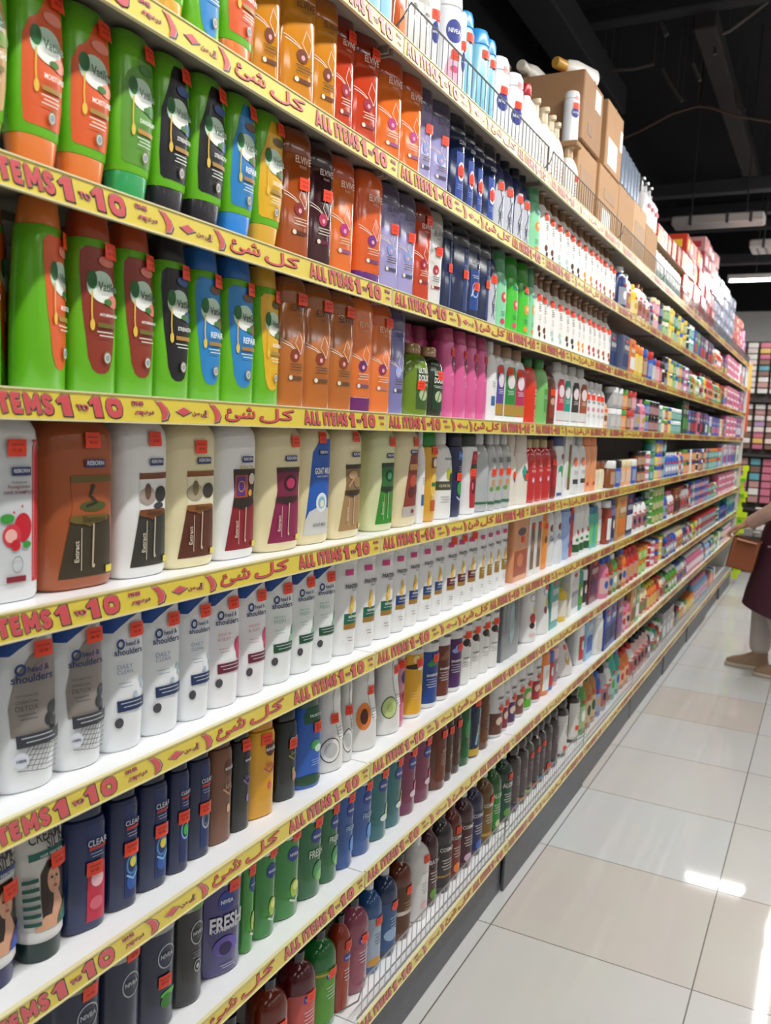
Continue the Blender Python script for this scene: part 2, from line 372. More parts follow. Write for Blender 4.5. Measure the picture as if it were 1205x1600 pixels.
for nm, lab, cap, cd, dark, fruit, line in (
    ('orange', '#e2602a', '#e07a34', 'orange', '#a8863a', '#f0907a', 'MOISTURE'), ('green', '#5f9a34', '#2f9e58', 'green', '#c08a34', '#3f7a2c', 'DANDRUFF'),
    ('black', '#17161c', '#26242a', 'black', '#b0843a', '#33508f', 'STRENGTH'), ('sky', '#2a86c8', '#2f86d8', 'blue', '#a87c3a', '#6f4a34', 'REPAIR'),
    ('yellow', '#e8b422', '#dba838', 'yellow', '#a8863a', '#5a4a1c', 'NOURISH'), ('maroon', '#8e3420', '#b04a22', 'rust', '#6f6a24', '#e07a6a', 'ANTI-BREAKAGE'),
    ('olive', '#c8a060', '#a8b04a', 'olive', '#8a7a3a', '#7a9a3a', 'NOURISH')):
    lc = {'sky': 'blue'}.get(nm, nm)
    rows = [(.255, -.66, .66), (.27, -.78, .78), (.4, -.82, .82), (.66, -.78, .78), (.78, -.56, .56), (.88, -.4, .4), (.935, -.22, .22)]
    if nm in ('orange', 'green'): rows = rows[:3] + [(.68, -.8, .82), (.76, -.62, .78), (.8, -.3, .74), (.9, .0, .66), (.93, .2, .6)]
    v0 = .66
    S('vdn_' + nm, 'vdn', .234, .027, f'green bottle standing on {cd} cap, {lc} label', '#6cbc22', cap, [('o', rows, lab)] + vat_art(lab, v0, dark, fruit) + vat_badge(.31) + vat_txt(v0, line), (.62, .9))
    rows = [(.12, -.16, .16), (.14, -.36, .36), (.2, -.52, .52), (.45, -.72, .72), (.68, -.82, .82), (.78, -.82, .82), (.81, -.66, .66)]
    v0 = .6
    S('vup_' + nm, 'vup', .238, .03, f'green bottle with {cd} cap on top, {lc} label', '#6cbc22', {'sky': '#2a6fc0', 'olive': '#6c9a2a', 'maroon': '#b0461c'}.get(nm, cap), [('o', rows, lab)] + vat_art(lab, v0, dark, fruit)[:-1] + vat_badge(.21) + vat_txt(v0, line), (.62, .8))
SPEC['vup_orange_back'] = dict(SPEC['vup_orange'], desc='green bottle turned sideways, orange label edge', st=None)

# tall square bottles in shrink wrap
def elv(txt, tc, drop, band, sub):
    return [('l', [(-.75, .5), (-.2, .475), (.45, .42)], .0016, '#f4e6d8'), ('l', [(-.8, .525), (-.2, .49), (.45, .425)], .0012, '#f4e6d8'), ('l', [(.5, .42), (.1, .5), (.3, .6), (.62, .52), (.5, .42)], .0012, '#f4e6d8'),
            ('e', .12, .41, .3, .05, drop), ('e', .16, .4, .1, .018, '#f0b0b8'), ('r', -.3, .22, .62, .25, band), ('e', -.15, .235, .12, .018, '#e8e0c8')] + bars(.2, .34, 3, .42, sub, .022, .007) + \
           [('t', txt, .2, .77, .95, tc, .015, 1.3), ('t', 'PARIS', .2, .72, .4, sub, .0, 1.0)]
for k, kind, body, cap, tc, drop, band, desc in (
    ('gold', 'elv', '#d58a22', '#b86c1c', '#3a2416', '#7a3a1c', '#6a3a1a', 'shrink-wrapped golden amber shampoo bottle'),
    ('red', 'elv', '#c8401c', '#7c2010', '#f0dcd0', '#a02040', '#8a3030', 'shrink-wrapped red-orange shampoo bottle'),
    ('orange', 'elv', '#e8742a', '#c04818', '#f4e4d8', '#c03080', '#9a5080', 'shrink-wrapped bright orange shampoo bottle'),
    ('lilac', 'elv', '#a8a2d2', '#58506e', '#30304a', '#8fa0d8', '#4a4a6a', 'shrink-wrapped lilac shampoo bottle'),
    ('amber', 'elv', '#a84e14', '#8a3e12', '#f0d8c0', '#8a1c1c', '#5a2a14', 'shrink-wrapped dark amber shampoo bottle'),
    ('burg', 'elv', '#3c1018', '#2c0c12', '#f0dcd8', '#c03058', '#6a1c3c', 'shrink-wrapped burgundy shampoo bottle'),
    ('orangep', 'eld', '#ea6424', '#5c1c74', '#f4e8d8', '#7a2a8a', '#7a3a70', 'shrink-wrapped orange bottle with purple end cap'),
    ('white', 'elv', '#e6e6e2', '#a8a49c', '#303030', '#b02a3c', '#8a2030', 'shrink-wrapped white shampoo bottle'),
    ('bronze', 'elv', '#bc6a22', '#a45c2a', '#2a1c14', '#8a3c20', '#6e4a2a', 'bronze amber shampoo bottle with dark lettering'),
    ('orangei', 'eld', '#ec7c34', '#6a1c66', '#f0c8a0', '#6a2a6c', '#7a5074', 'orange bottle standing on purple cap'),
    ('orange2', 'elv', '#ec7c34', '#d4622c', '#f0c8a0', '#8c2a5c', '#c07a6a', 'light orange shampoo bottle with violet drop'),
    ('lilac2', 'elv', '#7c7cb4', '#5c567c', '#34345c', '#a8b8f0', '#4a4a6a', 'dusky lilac square shampoo bottle')):
    S('elv_' + k, kind, .234, .028, desc, body, cap, elv('ELVIVE', tc, drop, band, '#d8c8b8' if tc[1] == 'f' else '#5a4a3a'), (.5, .6) if k in ('burg', 'amber', 'lilac', 'white') else ((.72, .84) if k in ('bronze', 'red', 'orange2') else None), rough=.16, coat=1.0)

S('navy_red', 'elv', .228, .026, 'navy anti-dandruff bottle with blue and red label', '#15244e', '#101a32', [('r', .0, .12, .92, .62, '#22479c'), ('e', .5, .42, .34, .1, '#e0402c'), ('g', .5, .42, .34, .1, .25, '#f0e8e8'), ('t', 'CLEAR', .5, .72, .75, '#d8dce8', .02, 1.3)] + bars(.45, .28, 3, .3, '#9ab0e0'), (.6, .42), rough=.16, coat=1.0)
S('navy_plain', 'elv', .228, .027, 'plain dark navy square shampoo bottle', '#15264c', '#0e182e', [('r', .35, .1, .95, .78, '#233a70'), ('t', 'MEN', .6, .7, .4, '#8a94b0', .01, 1.3)] + bars(.62, .6, 4, .25, '#8a94b0'), (.85, .5), rough=.16, coat=1.0)
S('navy_logo', 'elv', .228, .027, 'navy bottle with blue wave picture', '#15264c', '#0e182e', [('r', -.3, .15, .9, .6, '#1f468f'), ('g', .35, .38, .42, .09, .2, '#9ac0f0'), ('l', [(-.1, .3), (.3, .44), (.75, .36)], .004, '#dfe8f4'), ('t', 'CLEAR', .3, .7, .95, '#e0e4ee', .015, 1.3)] + bars(.3, .54, 2, .4, '#e0e4ee'), (.7, .42), rough=.16, coat=1.0)
S('navy_silver', 'slim', .23, .027, 'navy bottle with silver arched label', '#15245c', '#101830', [('o', [(.06, -.35, .9), (.1, -.45, .92), (.5, -.45, .92), (.62, -.3, .86), (.68, .05, .6)], '#c8ccd6'), ('l', [(.1, .15), (.5, .4), (.2, .55)], .004, '#6a7080'), ('l', [(.5, .12), (.1, .32), (.6, .5)], .003, '#2a3048')] + bars(.3, .3, 4, .3, '#4a5064'), (.3, .6))
def fresh(fr, v): return [('o', [(.05, -.5, .95), (.12, -.6, .95), (.5, -.5, .92), (.62, -.2, .8), (.68, .05, .6)], '#8ed8a8' if fr in ('#f0913a', '#d8385c') and v == .44 else '#46c832'), ('e', .35, v, .32, .065, fr), ('e', .42, v + .01, .16, .03, '#f4d8a8'), ('e', .3, .14, .28, .035, fr), ('t', 'FRESH', .35, .62, .75, '#1f6a7c', .02, 1.4)] + bars(.3, .26, 3, .25, '#3a7a6a')
S('mint', 'tall', .23, .028, 'mint green shampoo bottle with orange fruit', '#7ec89a', '#4f9468', fresh('#f0913a', .44), None)
S('mint_berry', 'tall', .23, .028, 'mint green shampoo bottle with raspberry picture', '#7ec89a', '#4f9468', fresh('#d8385c', .44), None)
S('lime_pink', 'tall', .23, .028, 'vivid green shampoo bottle with pink fruit', '#34b424', '#2a8a24', fresh('#e0506a', .4), None)
S('lime_orange', 'tall', .23, .028, 'vivid green shampoo bottle with orange slice', '#3aac24', '#2a8a24', fresh('#f09a2c', .4), (.4, .66))
def lot(c1, c2): return [('o', [(.04, -.6, .95), (.1, -.72, .95), (.55, -.7, .95), (.68, -.45, .9), (.75, -.1, .6)], '#f6f4f0'), ('e', .38, .22, .22, .045, c1), ('e', .52, .14, .2, .035, c2)] + bars(.42, .55, 4, .2, '#4a4038', .03, .008) + bars(.45, .4, 3, .14, '#8a8078', .03, .006)
for k, c1, c2, d in (('brown', '#6a3c22', '#3c2418', 'dark brown'), ('teal', '#bcd8d0', '#a4ccc8', 'pale teal'), ('dark', '#4a3020', '#2c1c14', 'cocoa'), ('amber', '#f0a040', '#e88a2c', 'amber'), ('berry', '#c83a4a', '#b02a44', 'red berry'), ('caramel', '#b0602a', '#94501c', 'caramel')):
    S('lot_' + k, 'lot', .234, .03, f'white body lotion bottle with {d} print', '#f0eeea', '#8a6a52', lot(c1, c2), (.5, .64), name='lotion_bottle')
def ultra(c): return [('r', -.05, .1, .9, .78, c), ('t', 'ULTRA', .4, .63, .7, '#f0f0e8', .03, 1.6), ('t', 'DOUX', .42, .53, .75, '#f0f0e8', .03, 1.7), ('e', .45, .3, .3, .08, '#b8c8a0'), ('l', [(.3, .2), (.5, .34), (.62, .4)], .003, '#3c6a2c')] + bars(.4, .45, 2, .4, '#dfe4d0')
S('ultra_olive', 'slim', .172, .028, 'olive green rounded bottle with dark label', '#6c8a1c', '#a8804a', ultra('#3c5a24'), (.35, .43), rough=.16, coat=.8)
S('ultra_dark', 'slim', .172, .028, 'very dark green bottle with wooden-coloured cap', '#222c16', '#b48a58', ultra('#1f3a24'), (.85, .6), rough=.16, coat=.8)
S('pink', 'vup', .228, .028, 'bright pink conditioner bottle', '#e0609c', '#b84a74', [('e', .45, .62, .38, .09, '#5c3a40'), ('t', 'sunsilk', .45, .62, .6, '#f0d0dc', .01, 1.2), ('l', [(-.1, .48), (.3, .5), (.8, .45)], .0016, '#f4c0d8')] + bars(.45, .42, 3, .3, '#f4c8dc'), (.35, .74), name='conditioner_bottle')
for k, c, d in (('purple', '#5a489a', 'purple'), ('green', '#2c8a3c', 'green'), ('pink', '#b8305c', 'crimson'), ('red', '#d8304a', 'red'), ('teal', '#1f9a88', 'teal'), ('dark', '#3c3030', 'dark brown'), ('brown', '#a0522c', 'copper brown')):
    S('slim_' + k, 'slim', .224, .024, f'white shampoo bottle with {d} panel', '#eeefee', '#a08068' if k in ('purple', 'green', 'pink') else '#c8c8c6', [('o', [(.08, -.25, .85), (.3, -.25, .85), (.66, -.2, .85), (.74, .0, .7)], c), ('r', -.25, .09, .85, .24, '#b08a3c' if k in ('purple', 'green', 'pink') else '#d8dad8'), ('e', .3, .55, .35, .1, '#e6d8dc')] + bars(.3, .42, 3, .3, '#eef0ee'), (.2, .68) if k in ('purple', 'green', 'pink') else None)
S('slimwhite', 'slim', .226, .022, 'narrow white shampoo bottle with small print', '#f0f1f1', '#e2e4e4', [('r', .0, .2, .85, .32, '#3a6a9a')] + bars(.4, .5, 4, .3, '#8a9098'), None)
S('slimwhite2', 'slim', .186, .022, 'narrow white lotion bottle with pink spots', '#f0f0f0', '#d8dada', [('e', .3, .4, .25, .05, '#d88a98'), ('e', .35, .55, .3, .03, '#9aa0a4')] + bars(.4, .28, 3, .25, '#8a9098'), (.3, .66), name='lotion_bottle')
S('redbottle', 'slim', .212, .028, 'scarlet red shampoo bottle with green cap', '#dc3414', '#2a6a34', [('t', 'COLOUR', .75, .3, .5, '#f4d8c8', .01, 1.0, 1)], None, rough=.3)
S('greenbottle', 'slim', .218, .028, 'light green shampoo bottle', '#7cc06a', '#3c8a44', [('r', .3, .2, .85, .55, '#4c9a4c')] + bars(.5, .45, 3, .25, '#d8f0d0'), None)
S('brownbottle', 'slim', .205, .026, 'dark red-brown shampoo bottle', '#6c2a1c', '#40201a', [('r', .0, .12, .8, .6, '#8a3a2a'), ('e', .4, .4, .3, .06, '#d8a08a')], (.5, .55))

# large pump-less jugs
LOGO = lambda v: [('r', -.05, v - .022, .5, v + .022, '#27346e'), ('t', 'REBORN', .22, v + .003, .46, '#e8eaf2', .02, 1.1)]
def drip(v, c): return [('o', [(v - .035, .1, .12), (v - .02, -.05, .2), (v - .012, -.3, .45), (v, -.42, .62), (v + .03, -.38, .62)], c)]
def reb(panel, top, band, art, logo=.74):
    return [shift(d, -.03) for d in reb_(panel, top, band, art, logo)]
def shift(d, q):
    d = list(d); k = d[0]
    if k == 'r': d[2] += q; d[4] += q
    elif k in 'eg': d[2] += q
    elif k == 'o': d[1] = [(v + q, l, r) for v, l, r in d[1]]
    elif k == 'l': d[1] = [(u, v + q) for u, v in d[1]]
    elif k == 't': d[3] += q
    return tuple(d)
def reb_(panel, top, band, art, logo=.74):
    rows = [(.1, -.66, .78), (.3, -.5, .76), (.44, -.38, .72), (.5, -.34, .7), (.6, -.38, .72), (.66, -.4, .74)]
    return [('o', rows, top), ('o', rows[:3], panel), ('r', -.4, .635, .74, .672, band)] + art + drip(.42, band) + [('l', [(-.12, .14), (-.12, .38)], .0012, '#d8c8b0'), ('l', [(.18, .16), (.2, .4)], .0024, '#c8b8a0'), ('e', .2, .16, .04, .012, '#c8b8a0'), ('r', .56, .11, .78, .15, '#e0d040'),
        ('t', 'Shampoo', .2, .425, .6, '#3a2c18', .01, 1.1), ('t', 'Extract', -.26, .25, .12, '#d8ccb8', .015, 1.0, 1)] + LOGO(logo)
S('jug_pomegranate', 'jug', .24, .036, 'big white jug bottle with pomegranate picture', '#eceef0', '#e4e6e8',
  [('o', [(.1, -.78, .96), (.5, -.7, .96), (.8, -.3, .96), (.84, -.1, .96)], '#d0d4d8'), ('r', .6, .1, .97, .84, '#c0242e'), ('r', .62, .12, .66, .82, '#f07078'), ('e', .9, .8, .06, .02, '#5a9a3a'),
   ('e', .3, .39, .26, .075, '#c81c30'), ('e', -.02, .35, .26, .06, '#d83a48'), ('e', -.05, .35, .17, .035, '#f4b8b0'), ('e', .08, .3, .14, .03, '#c8202c'), ('e', -.16, .44, .2, .025, '#3c9a3c'), ('e', .4, .3, .12, .018, '#3c9a3c'), ('e', .02, .47, .03, .008, '#d83a48'), ('e', .25, .5, .03, .008, '#d83a48'),
   ('g', .12, .2, .16, .045, .12, '#8a8e92'), ('r', -.2, .11, .36, .14, '#8a2030')] + LOGO(.68) +
  [('t', 'Professional', .15, .625, .42, '#4a3038', .0, 1.0), ('t', 'Pomegranate', .14, .6, .62, '#8a2030', .01, 1.0), ('t', 'HAIR SHAMPOO', .14, .573, .84, '#6a1828', .02, 1.0)], (.12, .8), wmax=.125)
S('jug_brown', 'jug', .24, .042, 'big copper-brown jug bottle with snake picture', '#a8562a', '#8a4420',
  reb('#3a3220', '#a8562a', '#6c5c26', [('e', .2, .5, .36, .03, '#4c5424'), ('l', [(.0, .5), (.3, .52), (.1, .56), (.18, .6)], .004, '#2c2c18'), ('e', .18, .61, .06, .014, '#3a3a1c')], .74), (.2, .84), wmax=.13)
S('jug_blackseed', 'jug', .24, .038, 'big white jug bottle with black seed picture', '#f0f1f0', '#e6e6e4',
  reb('#35342e', '#f2f2f0', '#7a4424', [('e', -.08, .53, .32, .055, '#a89a90'), ('e', -.08, .56, .12, .05, '#6a4c40'), ('e', .44, .54, .24, .05, '#2a2a2c'), ('e', .35, .47, .2, .02, '#3a3c44')]), (.2, .85), wmax=.115)
S('jug_cream_brown', 'jug', .24, .038, 'big cream jug bottle with brown seed label', '#efe4b8', '#e8dcae',
  reb('#5a2c1c', '#efe8c8', '#8a5424', [('e', -.08, .53, .32, .055, '#a8a088'), ('e', -.08, .56, .12, .05, '#7a6a48'), ('e', .44, .54, .24, .05, '#3a3430')]), (.1, .8), wmax=.115)
S('jug_keratin', 'jug', .24, .036, 'big white jug bottle with purple box picture on red', '#f0f1f0', '#e6e6e4',
  reb('#8a1c28', '#3a2420', '#2c2420', [('r', -.34, .47, .3, .63, '#b0502c'), ('r', -.26, .48, .16, .62, '#5a2a80'), ('g', -.03, .55, .16, .04, .15, '#d8a84a'), ('e', .48, .6, .16, .04, '#e8d8cc'), ('e', .4, .5, .09, .025, '#d0a040')]) + [('t', 'KERATIN', .16, .655, .66, '#c8b060', .02, 1.0)], None, wmax=.115)
S('jug_pinklabel', 'jug', .24, .036, 'big cream jug bottle with magenta label', '#ecdfb2', '#e0d2a4',
  reb('#8a1c4c', '#7a1c40', '#3a2020', [('g', .25, .55, .3, .06, .2, '#2c1420'), ('e', .25, .55, .2, .04, '#b8305c')]), (.6, .84), wmax=.125)
S('jug_goat', 'jug', .24, .036, 'big cream jug bottle with blue goat milk label', '#ecdfb2', '#e0d2a4',
  [('o', [(.08, -.72, .9), (.3, -.6, .9), (.5, -.5, .9), (.75, -.4, .9), (.84, -.05, .88), (.86, .2, .8)], '#1f5cb8'), ('o', [(.08, -.72, .9), (.2, -.66, .9), (.27, -.5, .9), (.3, -.1, .5), (.33, .2, .3)], '#cfd0cc'), ('e', .2, .34, .34, .08, '#e8eef0'), ('e', .2, .34, .22, .05, '#8ac0d8'), ('e', .22, .33, .12, .03, '#f0ecd8'),
   ('t', 'GOAT MILK', .2, .6, 1.0, '#f4f6f8', .03, 1.6), ('t', 'HAIR SHAMPOO', .2, .555, .7, '#e8ecf4', .01, 1.0), ('t', 'GOAT MILK', .1, .16, .8, '#5a5e60', .01, 1.0)] + LOGO(.75), (.2, .87), wmax=.115)
S('jug_wood', 'jug', .24, .036, 'big cream jug bottle with brown bark label', '#ecdfb2', '#e0d2a4', reb('#a88458', '#8a6c48', '#3a2c1c', [('e', .1, .58, .3, .035, '#c8a478'), ('e', .4, .52, .24, .05, '#a07c54'), ('l', [(-.2, .48), (.2, .56)], .006, '#b8946a')], .76), (.3, .88), wmax=.12)
S('jug_plain', 'jug', .238, .034, 'cream jug bottle partly hidden by its neighbour', '#e6d6a8', '#dccb9c', [], None, wmax=.1)
S('jug_green', 'jug', .24, .034, 'big pale green jug bottle with green label', '#dde2b0', '#cdd4a0', reb('#2f8a28', '#2a6a30', '#1c3420', [('g', .25, .55, .28, .055, .2, '#103c1c'), ('e', .25, .55, .18, .035, '#3a9a6a')]), (.55, .84), wmax=.115)
S('jug_dates', 'jug', .24, .034, 'big cream jug bottle with red dates label', '#e8dab0', '#dccc9e', [('o', [(.1, -.5, .85), (.4, -.3, .85), (.7, .0, .85), (.76, .3, .8)], '#8a3020'), ('r', -.5, .1, .85, .2, '#b8b0a8'), ('e', .3, .45, .3, .06, '#b84a2c'), ('e', .55, .36, .24, .05, '#6a1c18'), ('e', .15, .34, .24, .05, '#5a1c14'), ('r', -.1, .56, .8, .62, '#d89a5a'), ('e', .3, .15, .12, .02, '#8a2028')] + LOGO(.74), (.55, .84), wmax=.12)
S('yellow_green', 'rect', .226, .03, 'golden yellow bottle with green flip cap', '#e0a834', '#1f8a34', [('e', .5, .4, .4, .14, '#f0c860'), ('r', .1, .6, .9, .72, '#8a4a1c'), ('e', .5, .66, .2, .05, '#e8e8e0'), ('r', .15, .12, .9, .24, '#c05a28'), ('r', .2, .4, .9, .44, '#3c7a3c')] + bars(.5, .3, 3, .3, '#f4ecd0'), (.6, .8))
S('olive_white', 'slim', .226, .03, 'white shampoo bottle with dark olive band', '#eff0ef', '#e2e2e0', [('r', -.75, .34, .9, .44, '#4a4c30'), ('e', .5, .52, .3, .07, '#b0b83c'), ('e', .65, .48, .16, .06, '#2a2c24'), ('t', 'OLIVE OIL', .1, .39, .9, '#e0dcc8', .01, 1.1), ('t', 'VATIKA', .35, .7, .6, '#4a4a44', .02, 1.1)] + bars(.2, .26, 3, .4, '#8a8a84', .03), None)
S('navy_small', 'rect', .226, .026, 'narrow navy shampoo bottle with green picture', '#152350', '#101832', [('r', .1, .68, .85, .78, '#3a78c8'), ('e', .5, .34, .36, .08, '#2c9a4c'), ('l', [(.1, .24), (.5, .2), (.9, .26)], .004, '#c8d8f0'), ('t', 'CLEAR', .5, .73, .6, '#e8ecf4', .02, 1.2)] + bars(.5, .6, 3, .3, '#c0c8e0'), (.45, .48))
S('white_pomegranate', 'rect', .226, .028, 'white bottle, dark green cap, red fruit panel', '#eeeff0', '#16301f', [('o', [(.08, .1, .8), (.3, .0, .8), (.6, .05, .9), (.78, .2, .9)], '#b82430'), ('e', .45, .35, .3, .1, '#6a1018'), ('r', .1, .56, .9, .62, '#2c4a34'), ('r', .2, .68, .85, .74, '#d8404c'), ('e', .3, .35, .1, .05, '#e87078')], (.35, .52))
S('clear_mist', 'slim', .226, .03, 'clear empty-looking bottle with green foot line', '#d6dcde', '#c8ced0', [('r', -.95, .1, .95, .13, '#1f6a44')], None, name='clear_bottle', rough=.12, coat=1.0, trans=.35, round=1)
S('clear_herb', 'slim', .226, .028, 'clear spray bottle printed with little herbs', '#dde0e0', '#ced2d2', [('e', .3, .36, .3, .05, '#c8986a'), ('e', .0, .28, .3, .03, '#6a9a4a'), ('r', -.9, .08, .95, .12, '#3c6a54'), ('e', .5, .5, .14, .03, '#e8c84a'), ('t', 'SILK', .4, .66, .8, '#4a5054', .01, 1.6)], (.6, .5), name='clear_bottle', rough=.12, coat=1.0, trans=.3, round=1)
S('cream_purple', 'tall', .226, .027, 'ivory lotion bottle with purple swirl', '#e9e1d2', '#d8cdbc', [('e', .5, .4, .42, .07, '#5a3a90'), ('l', [(.2, .7), (.6, .85), (.7, .6)], .005, '#d0607a')], (.6, .44), name='lotion_bottle')
S('cream_teal', 'tall', .226, .027, 'ivory lotion bottle with teal swirl', '#e9e3d6', '#d8cfc0', [('o', [(.34, .3, .7), (.4, .0, .85), (.48, -.1, .5), (.56, .1, .3)], '#2aa090'), ('r', .4, .45, .9, .49, '#4a3c40')], (.75, .4), name='lotion_bottle')
S('redslim', 'slim', .212, .027, 'glossy red bottle with gold collar', '#c81c22', '#b8a878', [('e', .4, .66, .24, .06, '#f0402c'), ('t', 'ROSE', .4, .5, .5, '#f4c8c0', .02, 1.2), ('e', .4, .36, .16, .045, '#d890b0'), ('e', .4, .35, .08, .025, '#f4f0f4')] + bars(.4, .58, 2, .2, '#f4c8c0'), None, coat=.9, rough=.18)
S('darkred', 'slim', .212, .026, 'dark red shampoo bottle, sticker high up', '#8c141c', '#5c1018', [('r', .2, .2, .8, .5, '#b02430')], (.5, .62))
S('white_leaf', 'rect', .226, .026, 'white bottle with green leaf and blue cap', '#eceeee', '#3a4a80', [('e', .3, .42, .5, .1, '#3c9a6a'), ('e', .1, .34, .3, .08, '#e8f0ea'), ('r', -.3, .02, .9, .07, '#2c4a9a'), ('e', .5, .66, .25, .05, '#a83a4a')], None)
S('white_barkbox', 'box', .226, .026, 'white carton with brown and green stripe', '#e8e9e6', '#e8e9e6', [('r', -.1, .1, .7, .86, '#7a5a34'), ('r', -.1, .3, .7, .55, '#5c8a2c')], None, name='carton', cat='carton')
S('silver_orange', 'slim', .226, .026, 'silver-white lotion bottle with orange slice', '#e0e2e2', '#b4b8ba', [('e', .3, .56, .34, .08, '#e8805c'), ('r', .0, .18, .8, .26, '#3c4044')] + bars(.4, .4, 3, .3, '#8a8e90'), None, name='lotion_bottle')
S('peach', 'rect', .226, .026, 'peach orange shampoo bottle with red dot', '#f0a06c', '#e88a54', [('e', .35, .14, .24, .035, '#c8342c'), ('l', [(-.2, .8), (.3, .6), (.5, .3)], .004, '#f8c8a0')], None)

# white bottles with slanting blue cap
def hsb(tint, band, art, words):
    D = [('o', [(.8, -.55, .9), (.825, -.1, .93), (.85, .3, .95), (.8535, .55, .95)], '#eef1f3')]
    D = [('o', [(.79, -.97, -.6), (.83, -.97, -.3), (.87, -.97, .1), (.902, -.97, .6)], '#1c4c9c')]
    if tint: D += [('o', [(.33, -.55, .95), (.5, -.62, .95), (.68, -.45, .95), (.78, .0, .95), (.83, .5, .95)], tint)]
    D += art + [('o', [(.27, -.42, .9), (.345, -.45, .9)], band)] + bars(.2, .325, 2, .5, '#c8ccd8', .026)
    D += [('g', -.32, .715, .16, .034, .42, '#1c3c7c'), ('e', -.36, .2, .17, .034, '#4a4850') if not tint else ('e', -.3, .2, .2, .045, '#dfe4ee'),
          ('t', 'head &', .18, .715, .62, '#1c2f68', .02, 1.15), ('t', 'shoulders', .02, .665, 1.15, '#1c2f68', .02, 1.1)]
    D += [('t', w, -.15, .57 - .035 * i, .62, c, .0, 1.1) for i, (w, c) in enumerate(words)] + bars(-.12, .46, 2, .28, words[0][1], .025, .004)
    return D
dots = [('e', .62 + .14 * (i % 3) * (1 if i % 2 else -1), .46 - .045 * i, .1 + .03 * (i % 2), .022, '#b4c8d4') for i in range(5)]
S('hs_charcoal', 'hs', .23, .034, 'white bottle, blue cap, metallic grey charcoal label', '#eef1f4', '#1c4c9c', hsb('#958e88', '#3a3c44', [('e', .72, .46, .2, .04, '#3a3c42'), ('e', .6, .4, .16, .04, '#2c2e34'), ('e', .8, .36, .18, .04, '#44464c'), ('e', .4, .7, .3, .04, '#a08c94')] + [('l', [(-.4 + .14 * i, .12 + .012 * abs(i - 4)), (.0 + .12 * i, .27)], .0009, '#55565e') for i in range(7)] + [('l', [(-.4 + .1 * i, .14 + .028 * i), (.9, .1 + .03 * i)], .0009, '#55565e') for i in range(6)], [('OXYGENATING', '#3c3a3a'), ('CHARCOAL', '#3c3a3a'), ('DETOX', '#3c3a3a')]) + [('t', '100%', -.3, .2, .26, '#1c2f68', .02, 1)], (.5, .82), wmax=.088)
S('hs_blue', 'hs', .226, .03, 'white bottle, slanted blue cap, navy band', '#eef2f6', '#1c4c9c', hsb(None, '#1f3560', dots, [('DAILY', '#8a9cb8'), ('CLEAN', '#8a9cb8')]), (.55, .8), wmax=.088)
S('hs_pink', 'hs', .226, .03, 'white bottle, slanted blue cap, pink flower', '#f2f2f5', '#1c4c9c', hsb(None, '#6c1c34', [('e', .7, .47, .26, .06, '#d8306c'), ('e', .8, .4, .22, .05, '#c8245c'), ('e', .72, .3, .2, .04, '#e04880')], [('SMOOTH', '#d88a98'), ('& SILKY', '#d88a98')]), (.5, .8), wmax=.088)
S('hs_green', 'hs', .226, .03, 'white bottle, slanted blue cap, dark green band', '#eef2f2', '#1c4c9c', hsb(None, '#1a5032', [('e', .8, .42, .16, .06, '#3a8a4c'), ('e', .7, .36, .2, .04, '#8ac0a0')], [('MENTHOL', '#8ac0a8'), ('FRESH', '#8ac0a8')]), (.5, .8), wmax=.088)
S('hs_plain', 'hs', .226, .03, 'white bottle cut off by the left frame', '#e6ebf0', '#1c4c9c', [('o', [(.27, -.3, .9), (.345, -.3, .9)], '#1f3560')], None, wmax=.088)
for k, c, d in (('green', '#1c6a52', 'green'), ('blue', '#24407c', 'blue'), ('maroon', '#6a2428', 'maroon'), ('gold', '#a07c24', 'gold')):
    S('pan_' + k, 'pan', .226, .029, f'tall white shampoo bottle with {d} block', '#f0f1f1', '#e9eaea',
      [('r', -.15, .3, .95, .4, c), ('r', -.15, .25, .95, .3, '#a07830'), ('e', .3, .44, .14, .05, '#e6b850'), ('e', .42, .48, .14, .05, '#f0d080'), ('e', .36, .52, .09, .05, '#e8c060'), ('r', -.15, .765, .4, .82, '#d8488c'), ('t', 'PANTENE', .38, .66, 1.05, '#4a4a50', .03, 1.4), ('t', 'PRO-V', .5, .62, .4, '#5a5a60', .01, 1.0), ('t', 'REPAIR', .4, .37, .6, '#e8ece8', .02, 1.0)] + bars(.4, .335, 1, .35, '#c8d0d0') + bars(.3, .17, 2, .2, '#5a5a5c', .03, .005),
      (.62, .84) if k == 'maroon' else None, wmax=.078)
S('salmonbox', 'box', .226, .06, 'salmon orange carton with brown face', '#e09a6c', '#e09a6c', [('r', -.85, .08, .85, .45, '#a84c30'), ('e', .0, .72, .5, .06, '#5c4a44'), ('e', -.1, .3, .4, .1, '#c87a4a')], (.2, .6), name='carton', cat='carton', wmax=.15)
S('whitebark', 'box', .212, .026, 'white carton with brown bark picture', '#e6e4de', '#e6e4de', [('r', -.5, .1, .6, .86, '#7a5a44'), ('e', .0, .5, .4, .1, '#a08468')], (.3, .8), name='carton', cat='carton')
S('orangeslim', 'rect', .212, .026, 'orange shampoo bottle between white bottles', '#f0962c', '#e07c24', [('e', .4, .5, .2, .06, '#8a4a20')], (.5, .74))
S('slim_toe', 'curvy', .226, .028, 'curvy clear-white bottle with blue script', '#dfe3e6', '#c8ccd0', [('e', .3, .62, .3, .06, '#8a3c3c'), ('t', 'Gel', .3, .45, .7, '#3a5aa8', .01, 1.2)], None, name='gel_bottle')
S('skyblue', 'rect', .226, .032, 'light blue bottle with navy dots', '#9ab8e8', '#6a8cc8', [('e', .6, .68, .3, .07, '#2c3c80'), ('e', .7, .24, .2, .05, '#2c3c80')], None)
